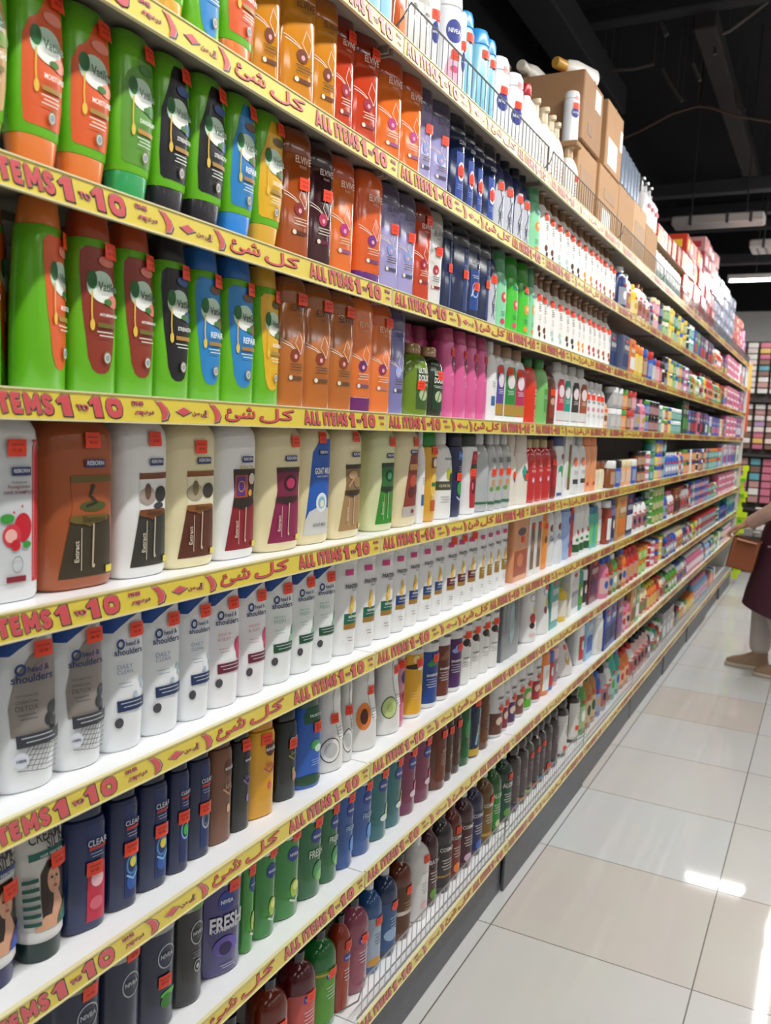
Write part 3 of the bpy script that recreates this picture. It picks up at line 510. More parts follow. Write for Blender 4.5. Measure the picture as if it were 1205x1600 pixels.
S('redblue', 'rect', .226, .026, 'narrow red bottle with blue print', '#c03038', '#2c4a8a', [('e', .4, .7, .4, .08, '#2c4a9a'), ('e', .4, .25, .3, .05, '#2c3c80')], (.4, .86))
S('white_herb', 'curvy', .226, .026, 'white cream bottle with dark green foot', '#e9eae8', '#c4c6c4', [('r', -.9, .06, .9, .2, '#1f5a30'), ('e', .3, .42, .25, .05, '#b03a44'), ('e', .1, .28, .3, .03, '#3a8a4a')], None)
S('tealslim', 'rect', .18, .024, 'teal and green slim bottle', '#4cb4a4', '#2c7aa0', [('r', -.2, .1, .8, .6, '#6cc878')], None)

# squeeze tubes and the navy bottles
def cream_silk(c, c2, blouse):
    return [('r', -.95, .135, .95, .215, '#e4e4e2'), ('r', -.6, .655, .95, .70, c), ('o', [(.22, -.1, .98), (.3, -.28, .98), (.42, -.3, .9), (.56, -.22, .85), (.63, .1, .7)], '#33261f'),
            ('e', .32, .5, .3, .085, '#d9a586'), ('o', [(.22, .0, .9), (.3, .1, .8), (.36, .2, .6), (.44, .24, .44)], '#d9a586'), ('o', [(.215, -.6, .3), (.25, -.5, .25), (.3, -.2, .1)], '#d9a586'),
            ('e', .22, .52, .05, .008, '#2c1c18'), ('e', .44, .52, .05, .008, '#2c1c18'), ('l', [(.33, .51), (.35, .485)], .0012, '#b8806a'), ('e', .34, .462, .08, .008, '#b04a4c'),
            ('o', [(.22, .3, .98), (.27, .4, .98), (.34, .75, .98)], blouse)] + \
           [('r', -.85, .255 + .055 * i, -.35, .28 + .055 * i, c2) for i in range(6)] + \
           [('t', 'CREAM', .05, .80, 1.3, '#26262a', .01, 1.5), ('t', 'SILK', .45, .745, .75, '#26262a', .01, 1.5), ('t', 'HAIR REBORN', .25, .678, .95, '#dfe8e6', .01, 1.0)]
S('tube_blue', 'tube', .215, .033, 'standing squeeze tube, dark-haired woman, blue cap', '#d9d8d4', '#20265c', cream_silk('#2c4a8a', '#4a6aa8', '#1c48b0'), (.75, .57), name='squeeze_tube', cat='tube', wmax=.078)
S('tube_teal', 'tube', .215, .033, 'standing squeeze tube, dark-haired woman, green cap', '#d9d8d4', '#16302e', cream_silk('#1f6a5c', '#1f5a50', '#1c6a5c'), (.75, .62), name='squeeze_tube', cat='tube', wmax=.078)
def clr(a, pic): return [('r', .0, .08, .9, .95 - .15, '#1d3068')] + pic + [('t', 'CLEAR', .42, .66, .9, '#dfe2ec', .01, 1.3), ('r', .05, .605, .85, .628, '#c8342c')] + bars(.4, .58, 2, .3, '#b8c0d8')
S('clear_red', 'rect', .2, .03, 'navy bottle with red and pink panel', '#182a5c', '#121f44', clr(0, [('o', [(.07, -.05, .88), (.46, .0, .88), (.5, .3, .86)], '#c82c48'), ('e', .45, .38, .3, .06, '#f0c0c8'), ('e', .4, .2, .3, .05, '#e06a80')]), (.4, .47), wmax=.074)
S('clear_navy', 'rect', .205, .03, 'navy bottle with blue rings and yellow fruit', '#152450', '#0e1630', clr(0, [('g', .45, .33, .36, .08, .25, '#4a8ac8'), ('e', .5, .35, .2, .04, '#e0d040'), ('e', .4, .2, .28, .06, '#2c5cb0'), ('l', [(.1, .26), (.5, .22), (.85, .28)], .003, '#8ac0e8')]), (.5, .46), wmax=.07)
S('clear_green', 'rect', .205, .028, 'navy bottle with green drop in rings', '#152450', '#0e1630', clr(0, [('g', .45, .35, .36, .08, .2, '#8ac0e8'), ('e', .48, .35, .2, .045, '#3ab048')]), (.5, .46), wmax=.07)
S('clear_grey', 'rect', .205, .028, 'navy bottle with silver ring picture', '#15234c', '#0e1630', clr(0, [('g', .45, .32, .36, .08, .25, '#a0a8b4'), ('g', .45, .32, .22, .05, .3, '#6a7484')]), (.5, .42), wmax=.07)
SUN = lambda c, tc: [('e', .45, .66, .36, .075, c), ('t', 'sunsilk', .45, .66, .7, '#f4ecf0', .02, 1.3), ('l', [(.0, .48), (.5, .42), (.9, .5)], .003, tc), ('t', 'Soft', .4, .5, .5, tc, .01, 1.4), ('e', .45, .3, .12, .04, tc)]
S('sun_brown', 'rect', .205, .028, 'cocoa brown shampoo bottle with script', '#7c4c30', '#5c3826', SUN('#6a3c28', '#d8b090'), None, wmax=.07)
S('sun_black', 'rect', .2, .028, 'black shampoo bottle with purple script', '#101815', '#0c0f0e', SUN('#3c2848', '#9a78c8'), (.45, .8), wmax=.07)
S('sun_yellow', 'rect', .2, .029, 'golden yellow shampoo bottle with brown circle', '#eaaa1c', '#d89414', SUN('#5c2c1c', '#e0645c'), (.2, .76), wmax=.076)
S('sun_pink', 'rect', .2, .027, 'hot pink bottle squeezed behind yellow one', '#d8548c', '#c04478', SUN('#a03060', '#f4c0d8'), (.5, .78), wmax=.05)
S('sun_dark', 'rect', .19, .028, 'black-green shampoo bottle with coconut picture', '#0f1c17', '#0b1210', SUN('#1a2c24', '#a89858') + [('e', .55, .24, .2, .05, '#b88a70')], (.6, .6), wmax=.072)
S('palm_blue', 'tall', .226, .03, 'blue bottle with dark green cap and mint leaf', '#2a62c0', '#1c4a30', [('o', [(.6, -.4, .9), (.68, -.45, .92), (.74, -.2, .8)], '#1c5a3c'), ('e', .3, .4, .3, .045, '#4cb06a'), ('e', .5, .36, .24, .035, '#c8e8d0'), ('e', .0, .08, .9, .05, '#1c4a30'), ('t', 'PALMOLIVE', .35, .67, .85, '#e8f0e8', .02, 1.2)] + bars(.35, .26, 3, .3, '#a8c8f0'), (.7, .56), wmax=.082)
def curvy(pic): return pic + [('o', [(.3, .5, .95), (.5, .2, .9), (.7, .0, .7), (.82, .1, .45)], '#f6f6f5')] + bars(.5, .42, 4, .2, '#6a6e70', .03, .005)
S('curvy_coconut', 'curvy', .226, .032, 'curvy white lotion bottle with coconut half', '#e8e8e6', '#dcdcda', curvy([('e', -.1, .22, .6, .12, '#4a4448'), ('e', -.1, .22, .55, .11, '#eeeeec'), ('e', -.1, .22, .38, .075, '#c4c6c6')]), (.2, .52), name='lotion_bottle', wmax=.09)
S('curvy_papaya', 'curvy', .226, .032, 'curvy white lotion bottle with papaya slice', '#e8e8e6', '#dcdcda', curvy([('e', -.2, .36, .5, .14, '#e8843c'), ('e', -.2, .36, .26, .08, '#5a2c1c')]), (.5, .62), name='lotion_bottle', wmax=.09)
S('curvy_cucumber', 'curvy', .226, .032, 'curvy white lotion bottle with cucumber slice', '#e8e8e6', '#dcdcda', curvy([('e', -.15, .3, .55, .12, '#3c6a2c'), ('e', -.15, .3, .5, .108, '#c8d890'), ('e', -.15, .3, .24, .05, '#b0c474'), ('r', .35, .5, .8, .56, '#3c7a4c')]), (.6, .7), name='lotion_bottle', wmax=.09)
def xm(c, fl, word='SHAMPOO'): return [('r', -.98, .06, .98, .68, c), ('e', .3, .56, .36, .05, fl), ('e', .0, .53, .3, .03, fl), ('t', 'XERMAX', .3, .8, .95, '#3a3a40', .03, 1.3), ('t', word, .15, .4, .95, '#f0f0ee', .03, 1.2)] + bars(.1, .35, 4, .42, '#d8d8e0', .03, .007)
S('xm_pink', 'cyl', .19, .03, 'pink and white bottle with purple oval', '#e0a0b4', '#dcd0d4', [('r', -.9, .08, .95, .45, '#e07898'), ('e', .3, .66, .5, .09, '#4a3a70'), ('e', .3, .4, .3, .08, '#c02c3c')], (.4, .84), wmax=.07)
S('xm_yellow', 'cyl', .226, .035, 'tall yellow bottle with black oval and honey', '#e9eae8', '#dfe0de', [('r', -.98, .05, .98, .74, '#e4ac24'), ('e', -.1, .6, .6, .03, '#2c2420'), ('e', .0, .68, .24, .045, '#f0d890'), ('e', .4, .57, .3, .02, '#f4ecd8'), ('t', 'SMART', .1, .82, 1.0, '#3a3a40', .02, 1.4)] + bars(.0, .3, 3, .4, '#f0d890', .03), (.45, .64), wmax=.08, round=1)
S('xm_blue', 'cyl', .226, .035, 'white bottle with deep blue wrap and green leaf', '#ececea', '#e2e2e0', xm('#1c4490', '#3c8a4c'), (.6, .6), wmax=.078, round=1)
S('xm_brown', 'cyl', .226, .034, 'white bottle with chestnut brown wrap', '#ececea', '#e2e2e0', xm('#6a2c1c', '#8a5a3a'), None, wmax=.074, round=1)
S('xm_purple', 'cyl', .226, .035, 'white bottle with purple wrap and blue flower', '#ececea', '#e2e2e0', xm('#4a1c5c', '#a0a8e8'), (.7, .57), wmax=.078, round=1)
S('xm_white', 'cyl', .226, .034, 'white bottle with black oval and seeds', '#ececea', '#e2e2e0', [('r', -.3, .62, .95, .66, '#b08a30'), ('e', .1, .56, .4, .05, '#2a201c'), ('e', .5, .52, .24, .03, '#8a5a40'), ('t', 'XERMAX', .3, .8, .9, '#3a3a40', .03, 1.3), ('t', 'SHAMPOO', .2, .36, .8, '#3a3a40', .02, 1.2)] + bars(.2, .3, 3, .4, '#8a8a90', .025), (.4, .66), wmax=.074, round=1)
S('greybox', 'box', .226, .012, 'flat dark grey carton with faint figures', '#6c7276', '#6c7276', [('e', .1, .5, .3, .3, '#8fa4ac'), ('e', -.4, .6, .25, .25, '#7d888c'), ('e', .5, .7, .2, .18, '#565c62')], (.6, .9), name='carton', cat='carton', wmax=.17)
S('cherry_tube', 'curvy', .226, .034, 'white bottle with cherries picture', '#ececec', '#e0e0e0', [('e', .2, .38, .4, .075, '#c02c30'), ('e', .05, .27, .3, .05, '#2c1418'), ('e', .55, .5, .24, .08, '#e0c848'), ('g', .2, .7, .4, .06, .12, '#5a4a48'), ('e', .1, .12, .4, .03, '#e8c4c4')], None, name='lotion_bottle', wmax=.1)
S('cherry_tube2', 'curvy', .226, .034, 'white bottle with yellow fruit stripe', '#ececec', '#e0e0e0', [('e', .5, .52, .24, .1, '#dcc43c'), ('e', .1, .4, .2, .06, '#8a4a4c'), ('g', .2, .7, .4, .06, .12, '#5a4a48')], (.5, .78), name='lotion_bottle', wmax=.1)

# shower gels
def niv(extra, tc='#e8ecf0', name='NIVEA'): return extra
BADGE = [('e', .3, .66, .38, .075, '#2c3f98'), ('t', 'NIVEA', .3, .66, .55, '#f0f2f6', .02, 1.2)]
RINGS = lambda: [('g', .35, .62, .42, .1, .12, '#b8bcc4'), ('t', 'NIVEA', .35, .63, .6, '#c8ccd4', .02, 1.2)]
S('men_navy_band', 'gel', .205, .032, 'dark navy gel bottle with green and white tab', '#1a2342', '#151c36', [('r', .0, .83, .5, .88, '#8fb860')] + RINGS(), (.6, .8), collar='#9a9c96', name='shower_gel_bottle', wmax=.085)
S('men_navy', 'gel', .205, .032, 'dark navy gel bottle with grey collar', '#1a2344', '#151c38', RINGS() + [('e', .4, .2, .3, .06, '#4c9a3c')], (.65, .86), collar='#a4a6a2', name='shower_gel_bottle', wmax=.08)
S('men_green', 'gel', .205, .032, 'navy gel bottle with green splash', '#1a2344', '#151c36', RINGS() + [('e', .5, .3, .4, .03, '#4cb038'), ('e', .4, .24, .3, .06, '#357a2c')], (.4, .42), collar='#a4a6a2', name='shower_gel_bottle', wmax=.08)
S('men_black', 'gel', .205, .031, 'charcoal black gel bottle with ring print', '#1e1e22', '#18181b', [('r', .0, .83, .85, .88, '#7ab060')] + RINGS() + [('g', .4, .33, .24, .055, .25, '#9a9ca2'), ('e', .4, .33, .1, .02, '#b4b6ba')] + bars(.35, .46, 3, .3, '#8a8c90'), None, collar='#a8aaa6', name='shower_gel_bottle', wmax=.076)
def gel(body, desc, extra, key, st=(.62, .8), cap='#1c2c5c'):
    S(key, 'gel', .205, .031, desc, body, cap, [('r', .2, .83, .75, .88, '#6cb04c'), ('r', -.15, .82, .2, .86, '#eef0f0')] + BADGE + extra, st, collar='#dfe1e0', name='shower_gel_bottle', wmax=.082, rough=.2, coat=.45)
S('fresh_purple', 'gel', .208, .034, 'big violet gel bottle with berry splash', '#3a3278', '#172248', [('r', .1, .83, .6, .88, '#6cb04c'), ('r', -.35, .82, .1, .87, '#eef0f0'), ('e', .1, .68, .34, .085, '#2c3f98'), ('e', .1, .27, .5, .09, '#6a5ab4'), ('e', .1, .25, .26, .06, '#2a2054'), ('t', 'NIVEA', .1, .68, .5, '#f0f2f6', .02, 1.2), ('t', 'FRESH', .12, .49, 1.3, '#f0f0f6', .03, 1.5), ('t', 'POWERFRUIT', .12, .435, 1.2, '#dcdcec', .02, 1.2)] + bars(.2, .1, 2, .3, '#c8c4e4'), (.6, .8), collar='#d4d6d6', name='shower_gel_bottle', wmax=.1, rough=.2, coat=.45)
LEM = [('e', .45, .3, .3, .09, '#a8c84c'), ('e', .5, .33, .2, .05, '#dfe890'), ('l', [(.1, .2), (.5, .16), (.9, .26)], .004, '#d8e4c8')]
gel('#3a9a30', 'lime green gel bottle, partly hidden', LEM, 'gel_lime')
gel('#1f8a2a', 'green gel bottle with lemon slice', LEM, 'gel_green', (.7, .84))
gel('#006a32', 'emerald gel bottle with white FRESH print', [('t', 'FRESH', .3, .48, 1.0, '#dcece0', .02, 1.5), ('e', .5, .28, .4, .1, '#4c9a5c'), ('e', .6, .22, .3, .06, '#86c070')], 'gel_emerald')
gel('#0a50a0', 'ocean blue gel bottle with water splash', [('t', 'FRESH', .35, .46, .9, '#b8d8f0', .01, 1.4), ('e', .6, .26, .3, .09, '#5a9ad8')], 'gel_blue')
gel('#006a72', 'teal gel bottle with yellow flower', [('e', .5, .26, .4, .04, '#dfe8e0'), ('l', [(.6, .28), (.7, .38), (.62, .42)], .006, '#e8d878')], 'gel_teal')
gel('#780c48', 'plum gel bottle with pink orchid', [('e', .5, .26, .4, .045, '#dcc8d4'), ('e', .65, .36, .16, .06, '#e86a98')], 'gel_plum')
def gb(key, body, desc, cap, extra=(), st=(.7, .7)): S(key, 'cyl', .2, .03, desc, body, cap, [('r', -.2, .12, .9, .7, body)] + list(extra) + bars(.45, .5, 6, .28, '#c8b090', .03, .006), st, name='shower_gel_bottle', wmax=.078, rough=.2, coat=.45)
gb('gel_rust', '#682b0c', 'rust brown bath gel bottle', '#7a3c1c', [('t', 'LUX', .5, .55, .4, '#e0c8a8', .01, 1.5)], (.75, .78))
gb('gel_brown', '#462616', 'dark brown bath gel bottle', '#4a2c20', [('l', [(.3, .3), (.6, .5)], .004, '#a87a5a')], (.6, .74))
gb('gel_grass', '#0d5c23', 'grass green bath gel bottle', '#1c5a34', [('e', .45, .55, .4, .15, '#2f9a48')], None)
gb('gel_bluegold', '#132645', 'navy bath gel bottle with gold foot', '#1c2c48', [('r', -.95, .03, .95, .14, '#c8a42c'), ('l', [(.2, .2), (.6, .6), (.7, .75)], .008, '#8ac0d8')], (.3, .86))
gb('gel_amber', '#68390c', 'amber bath oil bottle', '#6a3c18', [('e', .5, .4, .3, .1, '#2c2c2a')], None)
def bag(key, c, desc): S(key, 'cyl', .195, .033, desc, '#e2e2e2', '#d8d8d8', [('r', -.98, .06, .98, .42, c), ('e', .2, .28, .4, .07, '#d8c0b0'), ('e', .5, .2, .3, .05, c), ('e', .35, .5, .4, .014, '#2a2426'), ('t', 'XERMAX', .3, .68, .9, '#3a3a40', .03, 1.3)] + bars(.3, .6, 2, .4, '#8a8a90', .03), (.6, .5), wmax=.078, round=1)
bag('bag_date', '#6a3c30', 'white-topped bottle with brown date wrap'); bag('bag_fig', '#8a2c3c', 'white-topped bottle with fig red wrap'); bag('bag_plum', '#4c2a5c', 'white-topped bottle with plum wrap')
bag('bag_shea', '#7c4a3c', 'white-topped bottle with shea nut wrap'); bag('bag_lime', '#5cac2c', 'white-topped bottle with lime green wrap'); bag('bag_cherry', '#a02430', 'white-topped bottle with cherry wrap')
S('cone_white', 'cone', .19, .05, 'cone-shaped pearl white bottle with gold drop', '#dcd8d8', '#cfcaca', [('e', .3, .36, .24, .13, '#c8a04c'), ('e', .3, .4, .14, .08, '#e4dcd4')], (.3, .62), name='lotion_bottle', wmax=.17)

# pump bottles and bath oils on the base deck
def pump(key, body, desc, cap, lab=None, words=('NIVEA', '#e8ecf4'), h=.272, st=(.6, .5), extra=()):
    D = [('o', [(.08, -.8, .9), (.3, -.82, .9), (.5, -.82, .9), (.54, -.7, .9)], lab)] if lab else []
    D += [('r', .0, .46, .7, .52, '#2c3f98')] if words[0] == 'NIVEA' else []
    D += list(extra) + [('t', words[0], .35, .49, .55, words[1], .02, 1.2)] + bars(.35, .38, 4, .32, words[1], .03, .006)
    S(key, 'pump', h, .038, desc, body, cap, D, st, name='pump_bottle', wmax=.088, rough=.16, coat=.5, round=1)
pump('pump_dark', '#1f2630', 'dark smoky pump bottle at bottom edge', '#17181a')
pump('pump_orange', '#7b2506', 'amber-orange bottle with black pump', '#17181a', None)
pump('pump_red', '#5d0a15', 'dark red bottle with black pump, coral label', '#17181a', '#d05a54')
pump('pump_green', '#147b2f', 'bright green bottle with black pump, lime label', '#17181a', '#5a9a2c', extra=[('r', -.8, .5, .9, .52, '#d8c040')])
pump('pump_orange2', '#a2300e', 'orange soap bottle with black pump', '#17181a', None, st=(.7, .6))
pump('pump_pink', '#9c4961', 'rose pink soap bottle with black pump', '#17181a', None)
pump('pump_bluewhite', '#1f5a98', 'blue bottle, white pump, pale beach label', '#dfe1e2', '#a8b8cc', ('OCEAN', '#2c3c6c'), extra=[('e', .2, .12, .6, .04, '#d8a040')])
pump('pump_lake', '#0f2d5d', 'dark blue bottle with icy picture', '#c8ccd0', '#3c5c8c', ('POLAR', '#c8d8e8'), extra=[('e', .2, .22, .6, .06, '#9ab8d8')])
pump('pump_amber', '#692905', 'amber bottle, black pump, brown label', '#17181a', '#5c3418', ('ARGAN', '#c8a880'), extra=[('r', -.9, .26, .9, .3, '#d8ccc4')])
pump('pump_white', '#e8e6e4', 'large white lotion bottle with pump', '#e2e2e0', None, ('LOTION', '#a8a4a8'), .285, (.6, .62), extra=[('e', .3, .16, .3, .04, '#e8c0c4')])
def cos_(key, body, desc, cap, lab=None, extra=(), st=None, w='COSMO'):
    S(key, 'cos', .255, .038, desc, body, cap, ([('r', -.8, .08, .92, .58, lab)] if lab else []) + list(extra) + [('t', w, .2, .53, 1.1, '#e8e4dc', .02, 1.2)] + bars(.3, .4, 4, .45, '#d8d0c8', .035, .01), st, name='shower_gel_bottle', wmax=.086, rough=.16, coat=.5, round=1)
cos_('cos_maroon', '#450e1c', 'wine red bottle with green grape foot', '#6a2030', None, [('e', .3, .15, .4, .06, '#6aa03c')], w='BATH')
cos_('cos_dark', '#261d20', 'dark chocolate bottle with golden line', '#1f1a1c', '#3c3436', [('r', -.8, .2, .92, .22, '#a8843c')])
cos_('cos_red', '#691d0c', 'brick red bottle with orange fruit foot', '#5c3020', '#7a3024', [('e', .3, .15, .4, .06, '#f08a2c')], (.4, .62))
cos_('cos_plum', '#42121c', 'plum bottle with white blossom foot', '#d8d4d0', '#4c1f2c', [('e', .3, .14, .4, .05, '#d8b8cc')])
cos_('cos_navy', '#161845', 'indigo bottle with white cap and blue flower', '#d8d4d0', '#262c60', [('e', .4, .14, .4, .06, '#3c6ac8')])
cos_('cos_gold', '#69460c', 'golden brown bottle with white cap', '#dcd8d0', '#7a5c24', [('r', -.8, .12, .92, .16, '#c89a3c')], (.8, .6))
cos_('cos_green', '#165d1b', 'clear green bottle with white cap', '#dcdcd8', '#2f8a34', [('e', .4, .14, .3, .05, '#d8e0a0')], w='ALOE')
cos_('cos_deepgreen', '#103825', 'deep green aloe bottle with big print', '#dcdcd8', '#1c5040', [('e', .3, .14, .4, .06, '#6ca04c')], (.7, .64), 'ALOE')
def oil(key, foot, desc, body='#281e1e', lab=None, st=(.5, .6)):
    S(key, 'oil', .262, .036, desc, body, '#15100f', ([('r', -.85, .08, .92, .68, lab)] if lab else [('r', -.5, .2, .9, .65, '#54484a')]) + [('r', -.95, .06, .95, .1, foot)] + bars(.4, .5, 4, .35, '#b0a8a8' if not lab else '#6a6464', .035, .008), st, name='hair_oil_bottle', wmax=.082, rough=.14, coat=.8, round=1)
oil('oil_violet', '#8a4ca0', 'dark oil bottle with violet foot line', st=None); oil('oil_orange', '#e0802c', 'dark oil bottle with orange foot line', st=None)
oil('oil_lime', '#b0c838', 'dark oil bottle with lime foot line', '#4a4a3c'); oil('oil_rust', '#b85a2c', 'dark oil bottle with rust foot line')
oil('oil_blue', '#3c7ac8', 'dark oil bottle with blue foot line'); oil('oil_brown', '#a8483c', 'black oil bottle with red foot line', st=(.4, .15))
oil('oil_grey', '#8a8c98', 'dark grey oil bottle', st=None); oil('oil_white', '#d8d4cc', 'white-labelled oil bottle with black cap', '#3c3230', '#e4e2de', (.3, .14)); oil('oil_nut', '#d8d0c4', 'white-labelled oil bottle with nut picture', '#3c3230', '#e8e6e2', (.2, .25))

# on top of the shelving
S('bluecan', 'can', .21, .027, 'pale blue spray can', '#7cc0dc', '#4a98c8', [('r', -.3, .2, .9, .6, '#a4d4e4')], None, name='spray_can', cat='spray can', wmax=.05, round=1)
S('orangebox', 'elv', .21, .026, 'orange bottle on wire-fenced top', '#c85c28', '#a04420', [('r', -.2, .2, .8, .5, '#d88044')], None, coat=1.0, rough=.15)
S('whitebox', 'elv', .2, .028, 'white shrink-wrapped bottle', '#e4e2dc', '#d4d2cc', [('e', .3, .16, .3, .04, '#d88a4a'), ('r', -.1, .6, .8, .8, '#d8d6d0'), ('t', 'MILK', .35, .7, .6, '#6a6a68', .02, 1.3)], None, coat=1.0, rough=.15)
nvt = lambda v: [('e', .3, v, .55, .1, '#1f2f8c'), ('t', 'NIVEA', .3, v, .8, '#e8ecf6', .02, 1.2)]
S('nivslim', 'can', .24, .026, 'slim white can with blue round logo', '#eceff2', '#e8eaee', nvt(.5) + [('r', .3, .6, .8, .66, '#d8302c')], (.5, .66), name='spray_can', cat='spray can', wmax=.045, round=1)
S('nivbig', 'can', .27, .034, 'large white can, blue oval logo, pink foot', '#eef0f3', '#f0f2f4', nvt(.62) + [('e', .3, .22, .55, .2, '#f0b0c4'), ('e', .4, .3, .3, .03, '#d84a7a')], (.6, .42), name='spray_can', cat='spray can', wmax=.085, round=1)
S('nivbig2', 'can', .25, .032, 'white can with navy oval logo', '#eef0f3', '#f0f2f4', nvt(.5) + [('r', .2, .8, .7, .88, '#e8a0a0')], (.5, .62), name='spray_can', cat='spray can', wmax=.075, round=1)
S('nivsmall', 'can', .175, .026, 'white can with navy oval logo', '#eef0f3', '#f0f2f4', nvt(.55) + [('r', .2, .8, .7, .88, '#e8a0a0')], (.5, .68), name='spray_can', cat='spray can', wmax=.06, round=1)
S('aquacan', 'can', .26, .032, 'aqua blue can with bright blue cap', '#84c4dc', '#2c9ae0', [('e', .5, .72, .24, .04, '#2c3c4c'), ('r', .3, .3, .8, .5, '#98d0e4')], (.75, .74), name='spray_can', cat='spray can', wmax=.07, round=1)
S('redcap', 'cos', .27, .034, 'white bottle with tall red cap', '#f0f0ef', '#b81c24', [('r', -.1, .3, .8, .5, '#e8e8e6')], None, wmax=.085, round=1)
S('creamlot', 'lot', .25, .032, 'cream-capped pearl lotion bottle', '#efe9e2', '#dccaa8', bars(.5, .4, 5, .25, '#c8606c', .05, .008), None, name='lotion_bottle', wmax=.075)
S('creamlot2', 'lot', .235, .034, 'pearl lotion bottle before cardboard box', '#efe9e2', '#c8a880', bars(.5, .4, 5, .25, '#6a4a44', .04, .008) + [('e', .5, .12, .24, .03, '#a8282c')], (.7, .5), name='lotion_bottle', wmax=.08)

# small goods far down the aisle: kind.colour.cap.height
FK = dict(j=('jar', 'jar', 'jar', 'small'), b=('slim', 'bottle', 'bottle', 'small'), x=('box', 'carton', 'carton', 'tall'), t=('rect', 'squeeze_tube', 'tube', 'slim'), p=('pump', 'pump_bottle', 'bottle', 'small'))
def far_spec(code):
    if code in SPEC: return
    k, c1, c2, h = code.split('.'); kind, nm, cat, adj = FK[k]; h = float('.' + h); h = min(h * 1.22, .215) if h < .2 else h
    say = lambda c: {'darkgreen': 'dark green', 'sky': 'sky blue', 'royal': 'royal blue'}.get(c, c)
    extra = {'j': f'small {say(c1)} jar, {say(c2)} lid', 'b': f'small {say(c1)} bottle, {say(c2)} cap', 'x': f'{say(c1)} carton with {say(c2)} print', 't': f'{say(c1)} tube bottle, {say(c2)} top', 'p': f'{say(c1)} pump bottle'}[k]
    def tint(q, f=.55):
        v = HEX[q].lstrip('#'); return '#%02x%02x%02x' % tuple(int(int(v[i:i + 2], 16) * (1 - f) + w_ * f) for i, w_ in ((0, 226), (2, 218), (4, 206)))
    D = {'j': [('r', -.8, .15, .9, .6, tint(c1) if c1 != 'white' else c2), ('e', .3, .38, .3, .16, c1 if c1 != 'white' else '#8a5a3a')],
         'b': [('r', -.7, .12, .9, .52, tint(c1, .6) if c1 not in ('white', 'cream', 'silver', 'blush') else '#a86a6a'), ('e', .3, .34, .35, .1, c2 if c2 != c1 else '#c8a040'), ('r', .1, .56, .8, .62, '#e8402c')],
         'x': [('r', -.7, .15, .8, .5, c2 if c2 != c1 else '#b0a89c'), ('r', -.6, .62, .7, .74, tint(c1, .7)), ('r', -.3, .8, .3, .88, '#e0482c')],
         't': [('r', -.5, .1, .9, .6, c2 if c2 != c1 else '#e0dcd4'), ('e', .3, .4, .3, .1, '#e8e0d8')],
         'p': [('r', -.7, .12, .9, .5, '#e8e0d0')]}[k]
    if c1 + c2 == 'pinkwhite': D = [('r', -.9, .2, .9, .5, '#f0e4ea'), ('r', -.8, .6, .8, .8, '#c86a8c')]
    S(code, kind, h, .034 if k != 'x' else .03, extra, c1, c2, [tuple(HEX.get(q, q) if isinstance(q, str) and i else q for i, q in enumerate(d)) for d in D], None, name=nm, cat=cat, wmax=.24 if k == 'x' else .085, **({'round': 1} if k in 'jp' else {}))

